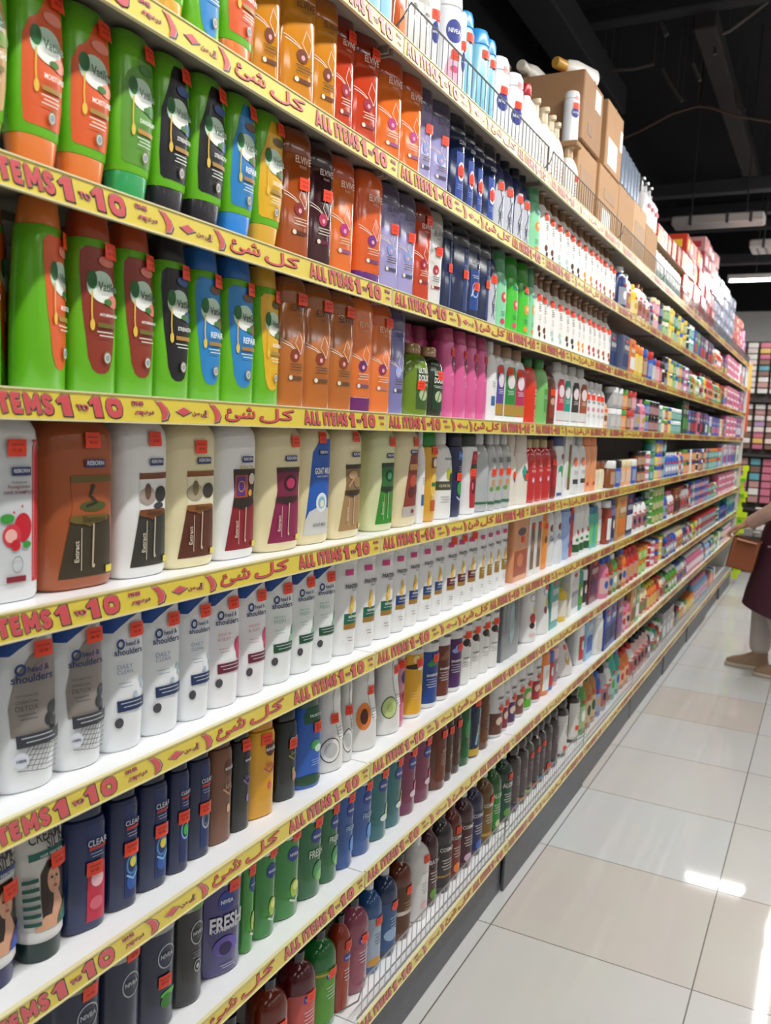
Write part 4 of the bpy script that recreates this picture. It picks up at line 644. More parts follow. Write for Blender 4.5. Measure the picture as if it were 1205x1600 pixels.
# shelf: (near edge y, far edge y, goods, how many, layers)
ROWS = {
 1: [(-0.177, 0.052, 'bluecan', 5, 1), (0.076, 0.129, 'orangebox', 1, 1), (0.129, 0.185, 'whitebox', 1, 1), 
  (0.185, 0.241, 'whitebox', 1, 1), (0.241, 0.284, 'nivslim', 1, 1), (0.284, 0.422, 'nivbig', 1, 1), 
  (0.422, 0.443, 'nivslim', 1, 1), (0.443, 0.503, 'aquacan', 1, 1), (0.503, 0.615, 'aquacan', 1, 1), 
  (0.615, 0.67, 'aquacan', 1, 1), (0.67, 0.769, 'nivbig2', 1, 1), (0.769, 0.889, 'nivbig2', 1, 1), 
  (0.889, 1.033, 'redcap', 1, 1), (1.033, 1.1, 'creamlot', 1, 1), (1.1, 1.184, 'creamlot', 1, 1), 
  (1.184, 1.258, 'creamlot', 1, 1), (1.258, 1.328, 'creamlot', 1, 1), (1.376, 1.512, 'creamlot2', 1, 1), ],
 2: [(-0.659, -0.591, 'vdn_yellow', 1, 1), (-0.591, -0.514, 'vup_sky', 1, 1), 
  (-0.514, -0.425, 'vdn_orange', 1, 1), (-0.425, -0.349, 'elv_gold', 1, 1), (-0.349, -0.251, 'elv_gold', 1, 1), 
  (-0.251, -0.174, 'elv_gold', 1, 1), (-0.174, -0.101, 'elv_red', 1, 1), (-0.101, -0.01, 'elv_red', 1, 1), 
  (-0.01, 0.105, 'elv_orange', 1, 1), (0.105, 0.194, 'elv_orange', 1, 1), (0.194, 0.264, 'elv_lilac', 1, 1), 
  (0.264, 0.362, 'elv_lilac', 1, 1), (0.362, 0.448, 'navy_red', 1, 1), (0.448, 0.522, 'navy_red', 1, 1), 
  (0.522, 0.591, 'navy_red', 1, 1), (0.591, 0.68, 'navy_red', 1, 1), (0.68, 0.979, 'navy_silver', 4, 1), 
  (0.979, 1.089, 'mint', 1, 1), (1.089, 1.252, 'lot_brown', 2, 1), (1.252, 1.417, 'lot_teal', 2, 1), 
  (1.417, 1.582, 'lot_dark', 2, 1), (1.582, 1.762, 'lot_amber', 2, 1), (1.762, 1.908, 'lot_berry', 2, 1), 
  (1.908, 2.148, 'lot_caramel', 3, 1), (2.148, 2.248, 'b.navy.white.15', 1, 1), 
  (2.248, 2.379, 'b.white.white.14', 1, 1), (2.379, 2.504, 'b.yellow.yellow.12', 1, 1), 
  (2.504, 2.699, 'b.white.brown.14', 2, 1), (2.699, 2.893, 'b.white.brown.12', 2, 1), 
  (2.893, 3.068, 'j.pink.cream.065', 2, 2), (3.068, 3.296, 'j.green.cream.065', 2, 2), 
  (3.296, 3.459, 'j.yellow.yellow.07', 2, 2), (3.459, 4.015, 'j.olive.yellow.07', 5, 2), 
  (4.015, 4.31, 'j.teal.white.07', 3, 2), (4.31, 5.283, 'x.navy.red.13', 7, 1), 
  (5.283, 5.436, 'b.green.green.14', 2, 1), (5.436, 5.891, 'b.red.white.13', 5, 1), 
  (5.891, 6.259, 'x.blue.yellow.10', 3, 1), (6.259, 7.349, 'x.pink.white.05', 4, 3), 
  (7.349, 7.87, 'x.purple.pink.16', 4, 1), (7.87, 8.53, 'x.cream.white.17', 5, 1), ],
 3: [(-0.932, -0.894, 'vdn_olive', 1, 1), (-0.894, -0.814, 'vdn_orange', 1, 1), 
  (-0.814, -0.732, 'vdn_orange', 1, 1), (-0.732, -0.653, 'vdn_green', 1, 1), 
  (-0.653, -0.576, 'vdn_black', 1, 1), (-0.576, -0.493, 'vdn_black', 1, 1), (-0.493, -0.416, 'vdn_sky', 1, 1), 
  (-0.416, -0.333, 'vdn_yellow', 1, 1), (-0.333, -0.246, 'elv_amber', 1, 1), 
  (-0.246, -0.168, 'elv_burg', 1, 1), (-0.168, -0.081, 'elv_orange', 1, 1), 
  (-0.081, 0.029, 'elv_orangep', 1, 1), (0.029, 0.2, 'elv_lilac', 2, 1), (0.2, 0.278, 'elv_red', 1, 1), 
  (0.278, 0.358, 'elv_white', 1, 1), (0.358, 0.414, 'navy_plain', 1, 1), (0.414, 0.517, 'navy_plain', 1, 1), 
  (0.517, 0.595, 'navy_logo', 1, 1), (0.595, 0.673, 'navy_plain', 1, 1), (0.673, 0.735, 'navy_silver', 1, 1), 
  (0.735, 0.821, 'mint_berry', 1, 1), (0.821, 0.92, 'lime_pink', 1, 1), (0.92, 1.019, 'lime_orange', 1, 1), 
  (1.019, 1.078, 'mint', 1, 1), (1.078, 1.217, 'lot_brown', 2, 1), (1.217, 1.393, 'lot_teal', 2, 1), 
  (1.393, 1.562, 'lot_dark', 2, 1), (1.562, 1.71, 'lot_amber', 2, 1), (1.71, 1.871, 'lot_berry', 2, 1), 
  (1.871, 2.116, 'lot_caramel', 3, 1), (2.116, 2.533, 'x.slate.navy.13', 3, 1), 
  (2.533, 2.759, 'j.yellow.orange.12', 2, 1), (2.759, 3.009, 'j.white.white.12', 2, 1), 
  (3.009, 3.209, 'j.white.grey.10', 2, 1), (3.209, 3.385, 'j.white.black.10', 2, 1), 
  (3.385, 3.53, 'j.yellow.yellow.065', 2, 2), (3.53, 3.967, 'j.green.green.065', 4, 2), 
  (3.967, 4.281, 'j.purple.slate.065', 3, 2), (4.281, 4.508, 'b.red.red.13', 2, 1), 
  (4.508, 4.817, 'b.lime.white.12', 3, 1), (4.817, 5.453, 'b.red.brown.15', 6, 1), 
  (5.453, 5.947, 'b.green.orange.14', 5, 1), (5.947, 6.411, 'x.blue.navy.13', 3, 1), 
  (6.411, 7.524, 'x.pink.white.05', 4, 3), (7.524, 8.056, 'x.purple.pink.16', 4, 1), 
  (8.056, 8.495, 'x.cream.white.17', 3, 1), ],
 4: [(-0.939, -0.9, 'vup_olive', 1, 1), (-0.9, -0.869, 'vup_orange_back', 1, 1), 
  (-0.869, -0.798, 'vup_orange', 1, 1), (-0.798, -0.721, 'vup_maroon', 1, 1), 
  (-0.721, -0.643, 'vup_maroon', 1, 1), (-0.643, -0.562, 'vup_black', 1, 1), (-0.562, -0.485, 'vup_sky', 1, 1), 
  (-0.485, -0.397, 'vup_sky', 1, 1), (-0.397, -0.323, 'vup_yellow', 1, 1), 
  (-0.323, -0.243, 'elv_bronze', 1, 1), (-0.243, -0.157, 'elv_bronze', 1, 1), 
  (-0.157, -0.071, 'elv_bronze', 1, 1), (-0.071, 0.012, 'elv_orangei', 1, 1), 
  (0.012, 0.105, 'elv_orange2', 1, 1), (0.105, 0.18, 'elv_lilac2', 1, 1), (0.19, 0.3, 'ultra_olive', 1, 1), 
  (0.3, 0.389, 'ultra_dark', 1, 1), (0.389, 0.712, 'pink', 4, 1), (0.712, 0.765, 'slimwhite', 1, 1), 
  (0.765, 0.841, 'slim_purple', 1, 1), (0.841, 0.934, 'slim_green', 1, 1), (0.934, 1.027, 'slim_pink', 1, 1), 
  (1.027, 1.153, 'redbottle', 1, 1), (1.153, 1.275, 'greenbottle', 1, 1), (1.275, 1.359, 'brownbottle', 1, 1), 
  (1.359, 1.464, 'slim_red', 1, 1), (1.464, 1.567, 'slim_teal', 1, 1), (1.567, 1.675, 'slim_dark', 1, 1), 
  (1.675, 1.781, 'slim_brown', 1, 1), (1.781, 2.09, 'slimwhite2', 4, 1), 
  (2.09, 2.172, 'b.peach.brown.11', 1, 1), (2.172, 2.652, 'j.grey.white.075', 5, 2), 
  (2.652, 2.759, 'b.slate.slate.13', 1, 1), (2.759, 2.903, 'b.pink.pink.13', 1, 1), 
  (2.903, 3.293, 'j.maroon.black.065', 4, 2), (3.293, 4.085, 'j.teal.white.06', 8, 2), 
  (4.085, 4.321, 'x.darkgreen.green.17', 2, 1), (4.321, 5.293, 'x.navy.red.13', 7, 1), 
  (5.293, 6.563, 'x.blue.pink.12', 9, 1), (6.563, 7.439, 'x.pink.white.05', 3, 3), 
  (7.439, 8.083, 'x.purple.white.16', 5, 1), (8.083, 8.513, 'x.white.white.16', 3, 1), ],
 5: [(-0.931, -0.845, 'jug_pomegranate', 1, 1), (-0.842, -0.714, 'jug_brown', 1, 1), 
  (-0.712, -0.606, 'jug_blackseed', 1, 1), (-0.606, -0.49, 'jug_cream_brown', 1, 1), 
  (-0.49, -0.38, 'jug_keratin', 1, 1), (-0.375, -0.244, 'jug_pinklabel', 1, 1), 
  (-0.244, -0.128, 'jug_goat', 1, 1), (-0.128, -0.003, 'jug_wood', 1, 1), (-0.003, 0.047, 'jug_plain', 1, 1), 
  (0.047, 0.153, 'jug_green', 1, 1), (0.153, 0.282, 'jug_dates', 1, 1), (0.282, 0.315, 'slimwhite', 1, 1), 
  (0.315, 0.393, 'yellow_green', 1, 1), (0.393, 0.485, 'olive_white', 1, 1), 
  (0.485, 0.561, 'navy_small', 1, 1), (0.561, 0.66, 'white_pomegranate', 1, 1), 
  (0.66, 0.757, 'clear_mist', 1, 1), (0.757, 0.811, 'clear_herb', 1, 1), (0.811, 0.949, 'clear_herb', 2, 1), 
  (0.949, 1.011, 'cream_purple', 1, 1), (1.011, 1.114, 'cream_teal', 1, 1), (1.114, 1.367, 'redslim', 3, 1), 
  (1.367, 1.455, 'darkred', 1, 1), (1.455, 1.547, 'white_leaf', 1, 1), (1.547, 1.636, 'white_barkbox', 1, 1), 
  (1.636, 1.856, 'silver_orange', 2, 1), (1.856, 2.036, 'peach', 2, 1), 
  (2.036, 2.209, 'j.cream.brown.10', 2, 1), (2.209, 2.346, 'j.brown.white.10', 1, 1), 
  (2.346, 2.437, 'j.cream.brown.10', 1, 1), (2.437, 2.575, 'j.peach.cream.10', 1, 1), 
  (2.575, 2.691, 'j.peach.cream.10', 1, 1), (2.691, 2.813, 'j.blue.white.10', 1, 1), 
  (2.813, 3.148, 'j.brown.black.065', 3, 2), (3.148, 3.294, 'j.teal.green.06', 1, 3), 
  (3.294, 3.593, 'j.red.red.06', 3, 3), (3.593, 4.276, 'b.blue.white.12', 7, 1), 
  (4.276, 5.179, 'j.orange.navy.065', 9, 2), (5.179, 6.475, 'j.teal.orange.065', 12, 2), 
  (6.475, 7.429, 'x.lilac.blue.16', 7, 1), (7.429, 8.193, 'x.white.grey.15', 5, 1), ],
 6: [(-0.986, -0.912, 'hs_plain', 1, 1), (-0.912, -0.815, 'hs_charcoal', 1, 1), 
  (-0.815, -0.732, 'hs_charcoal', 1, 1), (-0.732, -0.654, 'hs_blue', 1, 1), (-0.654, -0.57, 'hs_blue', 1, 1), 
  (-0.57, -0.499, 'hs_blue', 1, 1), (-0.499, -0.418, 'hs_pink', 1, 1), (-0.418, -0.337, 'hs_pink', 1, 1), 
  (-0.337, -0.252, 'hs_green', 1, 1), (-0.252, -0.171, 'hs_green', 1, 1), (-0.171, -0.093, 'hs_green', 1, 1), 
  (-0.093, 0.163, 'pan_green', 3, 1), (0.163, 0.468, 'pan_blue', 4, 1), (0.468, 0.7, 'pan_maroon', 3, 1), 
  (0.7, 0.972, 'pan_gold', 4, 1), (0.972, 1.165, 'salmonbox', 1, 1), (1.165, 1.309, 'whitebark', 2, 1), 
  (1.309, 1.409, 'orangeslim', 1, 1), (1.409, 1.592, 'slim_toe', 2, 1), (1.592, 1.709, 'skyblue', 1, 1), 
  (1.709, 1.766, 'redblue', 1, 1), (1.766, 2, 'white_herb', 3, 1), (2, 2.156, 'tealslim', 2, 1), 
  (2.156, 2.239, 't.blush.white.16', 1, 1), (2.239, 2.313, 't.rust.white.16', 1, 1), 
  (2.313, 2.389, 't.periwinkle.navy.17', 1, 1), (2.389, 2.591, 'x.tan.orange.17', 1, 1), 
  (2.591, 2.767, 'x.navy.white.17', 1, 1), (2.767, 3.107, 'b.white.navy.14', 3, 1), 
  (3.107, 3.324, 'j.darkgreen.green.06', 2, 3), (3.324, 3.685, 'j.olive.green.06', 3, 3), 
  (3.685, 4.025, 'b.white.pink.13', 3, 1), (4.025, 4.3, 'x.brown.black.14', 2, 1), 
  (4.3, 4.748, 'b.silver.red.14', 4, 1), (4.748, 5.702, 'j.purple.blue.05', 9, 3), 
  (5.702, 6.377, 'j.teal.red.05', 6, 2), (6.377, 7.761, 'x.pink.white.05', 5, 3), 
  (7.761, 8.283, 'x.white.grey.14', 4, 1), ],
 7: [(-0.931, -0.871, 'tube_blue', 1, 1), (-0.871, -0.794, 'tube_teal', 1, 1), (-0.794, -0.72, 'clear_red', 1, 1), 
  (-0.72, -0.657, 'clear_navy', 1, 1), (-0.657, -0.59, 'clear_navy', 1, 1), 
  (-0.59, -0.539, 'clear_green', 1, 1), (-0.539, -0.482, 'clear_grey', 1, 1), 
  (-0.482, -0.421, 'sun_brown', 1, 1), (-0.421, -0.369, 'sun_black', 1, 1), 
  (-0.369, -0.293, 'sun_yellow', 1, 1), (-0.293, -0.274, 'sun_pink', 1, 1), (-0.274, -0.213, 'sun_dark', 1, 1), 
  (-0.213, -0.128, 'palm_blue', 1, 1), (-0.128, -0.029, 'curvy_coconut', 1, 1), 
  (-0.029, 0.016, 'curvy_coconut', 1, 1), (0.016, 0.12, 'curvy_papaya', 1, 1), 
  (0.12, 0.242, 'curvy_cucumber', 1, 1), (0.242, 0.278, 'xm_pink', 1, 1), (0.278, 0.377, 'xm_yellow', 1, 1), 
  (0.377, 0.471, 'xm_blue', 1, 1), (0.471, 0.546, 'xm_brown', 1, 1), (0.546, 0.639, 'xm_purple', 1, 1), 
  (0.639, 0.933, 'xm_white', 4, 1), (0.933, 1.12, 'greybox', 1, 1), (1.12, 1.332, 'cherry_tube', 1, 1), 
  (1.332, 1.481, 'cherry_tube2', 1, 1), (1.481, 1.599, 'x.white.purple.17', 1, 1), 
  (1.599, 1.773, 'p.orange.brown.14', 1, 1), (1.773, 1.901, 'x.white.grey.16', 1, 1), 
  (1.901, 2.059, 't.teal.green.16', 2, 1), (2.059, 2.231, 'x.maroon.plum.17', 1, 1), 
  (2.231, 2.509, 'b.green.white.15', 3, 1), (2.509, 2.691, 'b.white.grey.15', 2, 1), 
  (2.691, 3.033, 'b.red.red.14', 3, 1), (3.033, 3.388, 'j.lime.orange.06', 3, 2), 
  (3.388, 3.753, 'j.white.yellow.06', 3, 2), (3.753, 4.219, 'b.blue.white.12', 5, 1), 
  (4.219, 4.535, 'b.cream.cream.12', 3, 1), (4.535, 5.139, 'b.navy.white.11', 6, 1), 
  (5.139, 6.648, 'j.slate.red.06', 14, 2), (6.648, 7.263, 'x.blue.navy.10', 4, 1), 
  (7.263, 8.165, 'x.teal.blue.15', 6, 1), ],
 8: [(-0.835, -0.728, 'men_navy_band', 1, 1), (-0.728, -0.647, 'men_navy', 1, 1), 
  (-0.647, -0.565, 'men_green', 1, 1), (-0.565, -0.493, 'men_black', 1, 1), 
  (-0.493, -0.384, 'fresh_purple', 1, 1), (-0.384, -0.34, 'gel_lime', 1, 1), 
  (-0.34, -0.272, 'gel_green', 1, 1), (-0.272, -0.191, 'gel_green', 1, 1), 
  (-0.191, -0.101, 'gel_emerald', 1, 1), (-0.101, -0.033, 'gel_emerald', 1, 1), 
  (-0.033, 0.036, 'gel_blue', 1, 1), (0.036, 0.116, 'gel_blue', 1, 1), (0.116, 0.199, 'gel_teal', 1, 1), 
  (0.199, 0.28, 'gel_teal', 1, 1), (0.28, 0.36, 'gel_plum', 1, 1), (0.36, 0.453, 'gel_plum', 1, 1), 
  (0.453, 0.544, 'gel_rust', 1, 1), (0.544, 0.604, 'gel_brown', 1, 1), (0.604, 0.667, 'gel_brown', 1, 1), 
  (0.667, 0.737, 'gel_grass', 1, 1), (0.737, 0.816, 'gel_bluegold', 1, 1), (0.816, 0.894, 'gel_amber', 1, 1), 
  (0.894, 1.02, 'bag_date', 1, 1), (1.02, 1.076, 'bag_fig', 1, 1), (1.076, 1.155, 'bag_plum', 1, 1), 
  (1.155, 1.252, 'bag_shea', 1, 1), (1.252, 1.34, 'bag_lime', 1, 1), (1.34, 1.448, 'bag_cherry', 1, 1), 
  (1.448, 1.547, 't.greige.mauve.16', 1, 1), (1.547, 1.677, 't.blush.mauve.15', 2, 1), 
  (1.677, 1.896, 'cone_white', 1, 1), (1.968, 2.064, 't.slate.grey.17', 1, 1), 
  (2.064, 2.199, 'x.sky.blue.17', 1, 1), (2.199, 2.294, 't.cream.beige.16', 1, 1), 
  (2.294, 2.55, 'x.royal.navy.17', 2, 1), (2.55, 2.689, 'x.plum.purple.17', 1, 1), 
  (2.689, 2.883, 'b.lime.white.14', 2, 1), (2.883, 3.127, 'x.tan.brown.16', 2, 1), 
  (3.127, 3.358, 'b.cream.green.14', 2, 1), (3.358, 3.651, 'b.orange.yellow.12', 3, 1), 
  (3.651, 4.046, 'b.red.red.12', 4, 1), (4.046, 4.393, 'b.green.white.12', 3, 1), 
  (4.393, 4.839, 'b.silver.blue.12', 4, 1), (4.839, 5.636, 'b.pink.white.12', 8, 1), 
  (5.636, 6.543, 'b.sky.white.12', 9, 1), (6.543, 7.185, 'j.yellow.green.06', 6, 2), 
  (7.185, 7.868, 'j.pink.white.06', 7, 2), ],
 9: [(-0.466, -0.329, 'pump_dark', 1, 1), (-0.329, -0.199, 'pump_orange', 1, 1), 
  (-0.199, -0.092, 'pump_red', 1, 1), (-0.092, -0.001, 'pump_green', 1, 1), 
  (-0.001, 0.056, 'pump_orange2', 1, 1), (0.056, 0.151, 'pump_pink', 1, 1), 
  (0.151, 0.229, 'pump_bluewhite', 1, 1), (0.229, 0.313, 'pump_lake', 1, 1), 
  (0.313, 0.399, 'pump_amber', 1, 1), (0.399, 0.503, 'pump_white', 1, 1), (0.503, 0.575, 'cos_maroon', 1, 1), 
  (0.575, 0.67, 'cos_dark', 1, 1), (0.67, 0.75, 'cos_red', 1, 1), (0.75, 0.836, 'cos_plum', 1, 1), 
  (0.836, 0.926, 'cos_navy', 1, 1), (0.926, 1.015, 'cos_gold', 1, 1), (1.015, 1.097, 'cos_green', 1, 1), 
  (1.097, 1.204, 'cos_deepgreen', 1, 1), (1.204, 1.289, 'oil_violet', 1, 1), (1.289, 1.37, 'oil_orange', 1, 1), 
  (1.37, 1.447, 'oil_lime', 1, 1), (1.447, 1.519, 'oil_rust', 1, 1), (1.519, 1.595, 'oil_blue', 1, 1), 
  (1.595, 1.682, 'oil_brown', 1, 1), (1.682, 1.773, 'oil_grey', 1, 1), (1.773, 1.909, 'oil_white', 1, 1), 
  (1.909, 2.108, 'oil_nut', 1, 1), (2.108, 2.401, 'b.amber.darkgreen.26', 3, 1), 
  (2.401, 2.708, 'b.white.grey.22', 3, 1), (2.708, 2.931, 'b.turquoise.green.25', 2, 1), 
  (2.931, 3.262, 'b.orange.red.20', 3, 1), (3.262, 3.679, 'b.blush.black.21', 4, 1), 
  (3.679, 4.188, 'b.white.green.14', 5, 1), (4.188, 4.625, 'x.grey.white.16', 3, 1), 
  (4.625, 5.157, 'j.orange.white.10', 5, 1), (5.157, 5.668, 'j.yellow.orange.10', 5, 1), 
  (5.668, 6.471, 'b.sky.pink.15', 8, 1), (6.471, 7.087, 'j.blush.white.12', 6, 1), ],
}
# ---------------------------------------------------------------- the room
ZR = [2.28169, 2.03994, 1.78305, 1.52605, 1.26389, 1.0102, .76054, .50795, .14548]    # underside of each price rail
BAY = 1.01811
RH = .038
def surf(k): return ZR[k - 1] + RH - .003
ORD = ['first', 'second', 'third', 'fourth', 'fifth', 'sixth', 'seventh', 'eighth', 'ninth', 'tenth', 'eleventh', 'twelfth', 'thirteenth', 'fourteenth', 'fifteenth', 'sixteenth', 'seventeenth', 'eighteenth', 'nineteenth', 'twentieth']
SHELF = {1: 'top shelf', 2: 'second shelf', 3: 'third shelf', 4: 'fourth shelf', 5: 'fifth shelf', 6: 'sixth shelf', 7: 'seventh shelf', 8: 'eighth shelf', 9: 'bottom shelf'}

def floor_material():
    m = bpy.data.materials.new('polished tiles'); m.use_nodes = True; nt = m.node_tree; N = nt.nodes; L = nt.links; b = N['Principled BSDF']
    tc = N.new('ShaderNodeTexCoord'); sep = N.new('ShaderNodeSeparateXYZ'); L.new(tc.outputs['Object'], sep.inputs[0])
    def math_(op, a, b_=None):
        n = N.new('ShaderNodeMath'); n.operation = op
        for i, q in enumerate((a, b_)):
            if q is None: continue
            if isinstance(q, (int, float)): n.inputs[i].default_value = q
            else: L.new(q, n.inputs[i])
        return n.outputs[0]
    cells, near = [], []
    for out, o0 in ((sep.outputs[0], .02526), (sep.outputs[1], .82145)):
        t = math_('DIVIDE', math_('SUBTRACT', out, o0), .6)
        fl = math_('FLOOR', t); cells.append(fl); fr = math_('SUBTRACT', t, fl)
        near.append(math_('MINIMUM', fr, math_('SUBTRACT', 1.0, fr)))
    j = math_('LESS_THAN', math_('MINIMUM', near[0], near[1]), .0035)
    cmb = N.new('ShaderNodeCombineXYZ'); L.new(cells[0], cmb.inputs[0]); L.new(cells[1], cmb.inputs[1])
    wn = N.new('ShaderNodeTexWhiteNoise'); wn.noise_dimensions = '2D'; L.new(cmb.outputs[0], wn.inputs['Vector'])
    ramp = N.new('ShaderNodeValToRGB'); cr = ramp.color_ramp; cr.elements[0].position = .25; cr.elements[0].color = lin('#d3d6d6')
    cr.elements[1].position = .95; cr.elements[1].color = lin('#d0c8c0'); e = cr.elements.new(.62); e.color = lin('#d4d2ce')
    L.new(wn.outputs['Value'], ramp.inputs[0])
    ns = N.new('ShaderNodeTexNoise'); ns.inputs['Scale'].default_value = 3.5; L.new(tc.outputs['Object'], ns.inputs['Vector'])
    mx = N.new('ShaderNodeMix'); mx.data_type = 'RGBA'; mx.blend_type = 'MULTIPLY'; mx.inputs[0].default_value = .10
    L.new(ramp.outputs[0], mx.inputs[6]); L.new(ns.outputs['Color'], mx.inputs[7])
    mj = N.new('ShaderNodeMix'); mj.data_type = 'RGBA'; L.new(j, mj.inputs[0]); L.new(mx.outputs[2], mj.inputs[6]); mj.inputs[7].default_value = lin('#6c665f')
    L.new(mj.outputs[2], b.inputs['Base Color']); b.inputs['Roughness'].default_value = .4; b.inputs['Coat Weight'].default_value = .55; b.inputs['Coat Roughness'].default_value = .05
    return m
def plane_box(name, x0, x1, y0, y1, z0, z1, m):
    return struct(MB().box(x0, x1, y0, y1, z0, z1).build(name, m))
fl = MB().box(-1.2, 4.6, -4.5, 13.0, -.06, 0).build('floor', floor_material()); struct(fl)
wallm = M('#c9c6c2', .8, 0)
plane_box('wall_left', -1.3, -1.2, -4.5, 13.0, 0, 3.25, wallm)
plane_box('wall_right', 4.6, 4.7, -4.5, 13.0, 0, 4.6, wallm)
plane_box('wall_far', -1.3, 4.7, 10.6, 10.7, 0, 3.2, M('#d5d4d2', .8, 0))
plane_box('wall_back', -1.3, 4.7, -4.6, -4.5, 0, 4.6, M('#8a8886', .8, 0))
plane_box('trim_1', -1.3, 4.7, 10.5, 10.75, 3.2, 4.6, M('#0e0f12', .9, 0))
plane_box('trim_2', -1.35, -1.25, -4.5, 10.6, 3.25, 4.6, M('#0e0f12', .9, 0))
plane_box('ceiling', -1.35, 4.7, -4.6, 13.0, 4.6, 4.7, M('#15161a', .9, 0, var=.3))

# ---------------------------------------------------------------- shelving
def glossy(m):                                                # everything printed lies under one clear plastic cover
    b = m.node_tree.nodes['Principled BSDF']; b.inputs['Coat Weight'].default_value = 1
    b.inputs['Coat Roughness'].default_value = .36; b.inputs['Coat IOR'].default_value = 1.9
    return m
GLYPH = {   # strokes in a unit box
 'A': [[(.08, 0), (.5, .96), (.92, 0)], [(.25, .27), (.75, .27)]], 'L': [[(.16, 1), (.16, .1), (.95, .1)]], 'I': [[(.5, 0), (.5, 1)]],
 'T': [[(.0, .9), (1, .9)], [(.5, .9), (.5, 0)]], 'E': [[(.95, .9), (.16, .9), (.16, .1), (.95, .1)], [(.16, .5), (.85, .5)]],
 'M': [[(.1, 0), (.1, .95), (.5, .3), (.9, .95), (.9, 0)]],
 'S': [[(.88, .74), (.8, .88), (.5, .92), (.2, .86), (.14, .7), (.25, .56), (.75, .42), (.86, .28), (.8, .14), (.5, .08), (.2, .13), (.12, .27)]],
 '1': [[(.62, 0), (.62, .97)], [(.62, .93), (.05, .72)]],
 '0': [[(.5, .92), (.22, .84), (.14, .5), (.22, .16), (.5, .08), (.78, .16), (.86, .5), (.78, .84), (.5, .92)]]}
def sign_meshes(y0, y1, zh, sft=0.0):
    """one printed strip: ALL ITEMS 1 TO 10 DHS / Arabic / ALL ITEMS 1 TO 10 DHS, printed in layers"""
    sh = -.30
    parts = []
    def begin(): parts.append(([], [], []))
    def word(s, ya, yb, z0, z1, layer, bold, dy=0, dz=0, shear=sh):
        V, F, FM = parts[-1]
        tv, tf, a0, a1, b0, b1 = text_geo(s, bold, 3)
        sx = (yb - ya) / (a1 - a0); sz = (z1 - z0) / (b1 - b0); n = len(V)
        for x, y in tv:
            z = z0 + (y - b0) * sz
            V.append((.0004 * (layer + 1), ya + (x - a0) * sx + dy + shear * (z - z0), z + dz))
        F.extend(tuple(n + i for i in f) for f in tf); FM.extend([layer] * len(tf))
    def shape(pts, layer, off=(0, 0)):
        V, F, FM = parts[-1]; n = len(V)
        V.extend((.0004 * (layer + 1), y + off[0], z + off[1]) for y, z in pts); F.append(tuple(range(n, n + len(pts)))); FM.append(layer)
    ONE = [(.0, .70), (.50, 1), (1, 1), (1, 0), (.36, 0), (.36, .68), (.10, .58)]
    def one(ya, yb, z0, z1):
        P = [(ya + (yb - ya) * u + sh * ((z1 - z0) * v), z0 + (z1 - z0) * v) for u, v in ONE][::-1]
        for layer, g, dy, dz in ((0, .0011, .0018, -.0010), (0, .0011, 0, 0), (1, .0005, 0, 0), (2, 0, 0, 0)):
            shape(P, layer, (dy, dz))
            if g:
                for i in range(len(P)):
                    (a, b), (c, d) = P[i], P[(i + 1) % len(P)]; L = math.hypot(c - a, d - b); ny, nz = -(d - b) / L * g, (c - a) / L * g; ey, ez = (c - a) / L * g, (d - b) / L * g
                    shape([(a + ny - ey, b + nz - ez), (c + ny + ey, d + nz + ez), (c - ny + ey, d - nz + ez), (a - ny - ey, b - nz - ez)][::-1], layer, (dy, dz))
    def strokes(ch, ya, yb, z0, z1, t):
        if ch == '1': return one(ya - .001, yb + .0035, z0 - t * .25, z1 + t * .25)
        for layer, g, dy, dz in ((0, .0010, .0015, -.0009), (0, .0010, 0, 0), (1, .0005, 0, 0), (2, 0, 0, 0)):
            w = (t + g * 2) / 2
            for st in GLYPH[ch]:
                P = []
                for u, v in st:
                    z = z0 + (z1 - z0) * v; P.append((ya + (yb - ya) * u + sh * (z - z0), z))
                for i in range(len(P) - 1):
                    (a, b), (c, d) = P[i], P[i + 1]; L = math.hypot(c - a, d - b) or 1; ny, nz = -(d - b) / L * w, (c - a) / L * w
                    ey, ez = (c - a) / L * g, (d - b) / L * g
                    shape([(a + ny - ey, b + nz - ez), (c + ny + ey, d + nz + ez), (c - ny + ey, d - nz + ez), (a - ny - ey, b - nz - ez)][::-1], layer, (dy, dz))
                for y, z in P[1:-1]:
                    shape([(y + w * cos(q * PI / 4), z + w * sin(q * PI / 4)) for q in range(8)], layer, (dy, dz))
    def grow(pts, g):
        cy = sum(q[0] for q in pts) / len(pts); cz = sum(q[1] for q in pts) / len(pts)
        return [(cy + (y - cy) * (1 + g), cz + (z - cz) * (1 + g * .6)) for y, z in pts]
    def blob(pts):
        pts = [(y, z * zh) for y, z in pts][::-1]
        shape(grow(pts, .34), 0, (.0014, -.0008)); shape(grow(pts, .16), 1); shape(pts, 2)
    def english(o, w):
        begin(); q = w / .315; za, zb = .12 * zh, .90 * zh
        for ch, a, b, t in (('A', .004, .024, .0046), ('L', .030, .041, .0062), ('L', .046, .057, .0062), ('I', .070, .076, .0066), ('T', .081, .096, .0062), ('E', .101, .113, .0056),
                            ('M', .119, .139, .0050), ('S', .145, .157, .0056), ('1', .167, .183, .0086), ('1', .218, .233, .0086), ('0', .245, .273, .0080)):
            strokes(ch, o + (a + .004) * q, o + (b + .004) * q, za + t * .25, zb - t * .25, t)
        for l, bd, d in ((0, .1, .0005), (3, .03, 0)):
            word('TO', o + .197 * q, o + .217 * q, .34 * zh, .58 * zh, l, bd, d, -d)
            word('DHS', o + .292 * q, o + .314 * q, .66 * zh, .84 * zh, l, bd * .9, d, -d); word('.95', o + .297 * q, o + .314 * q, .28 * zh, .44 * zh, l, bd * .9, d, -d)
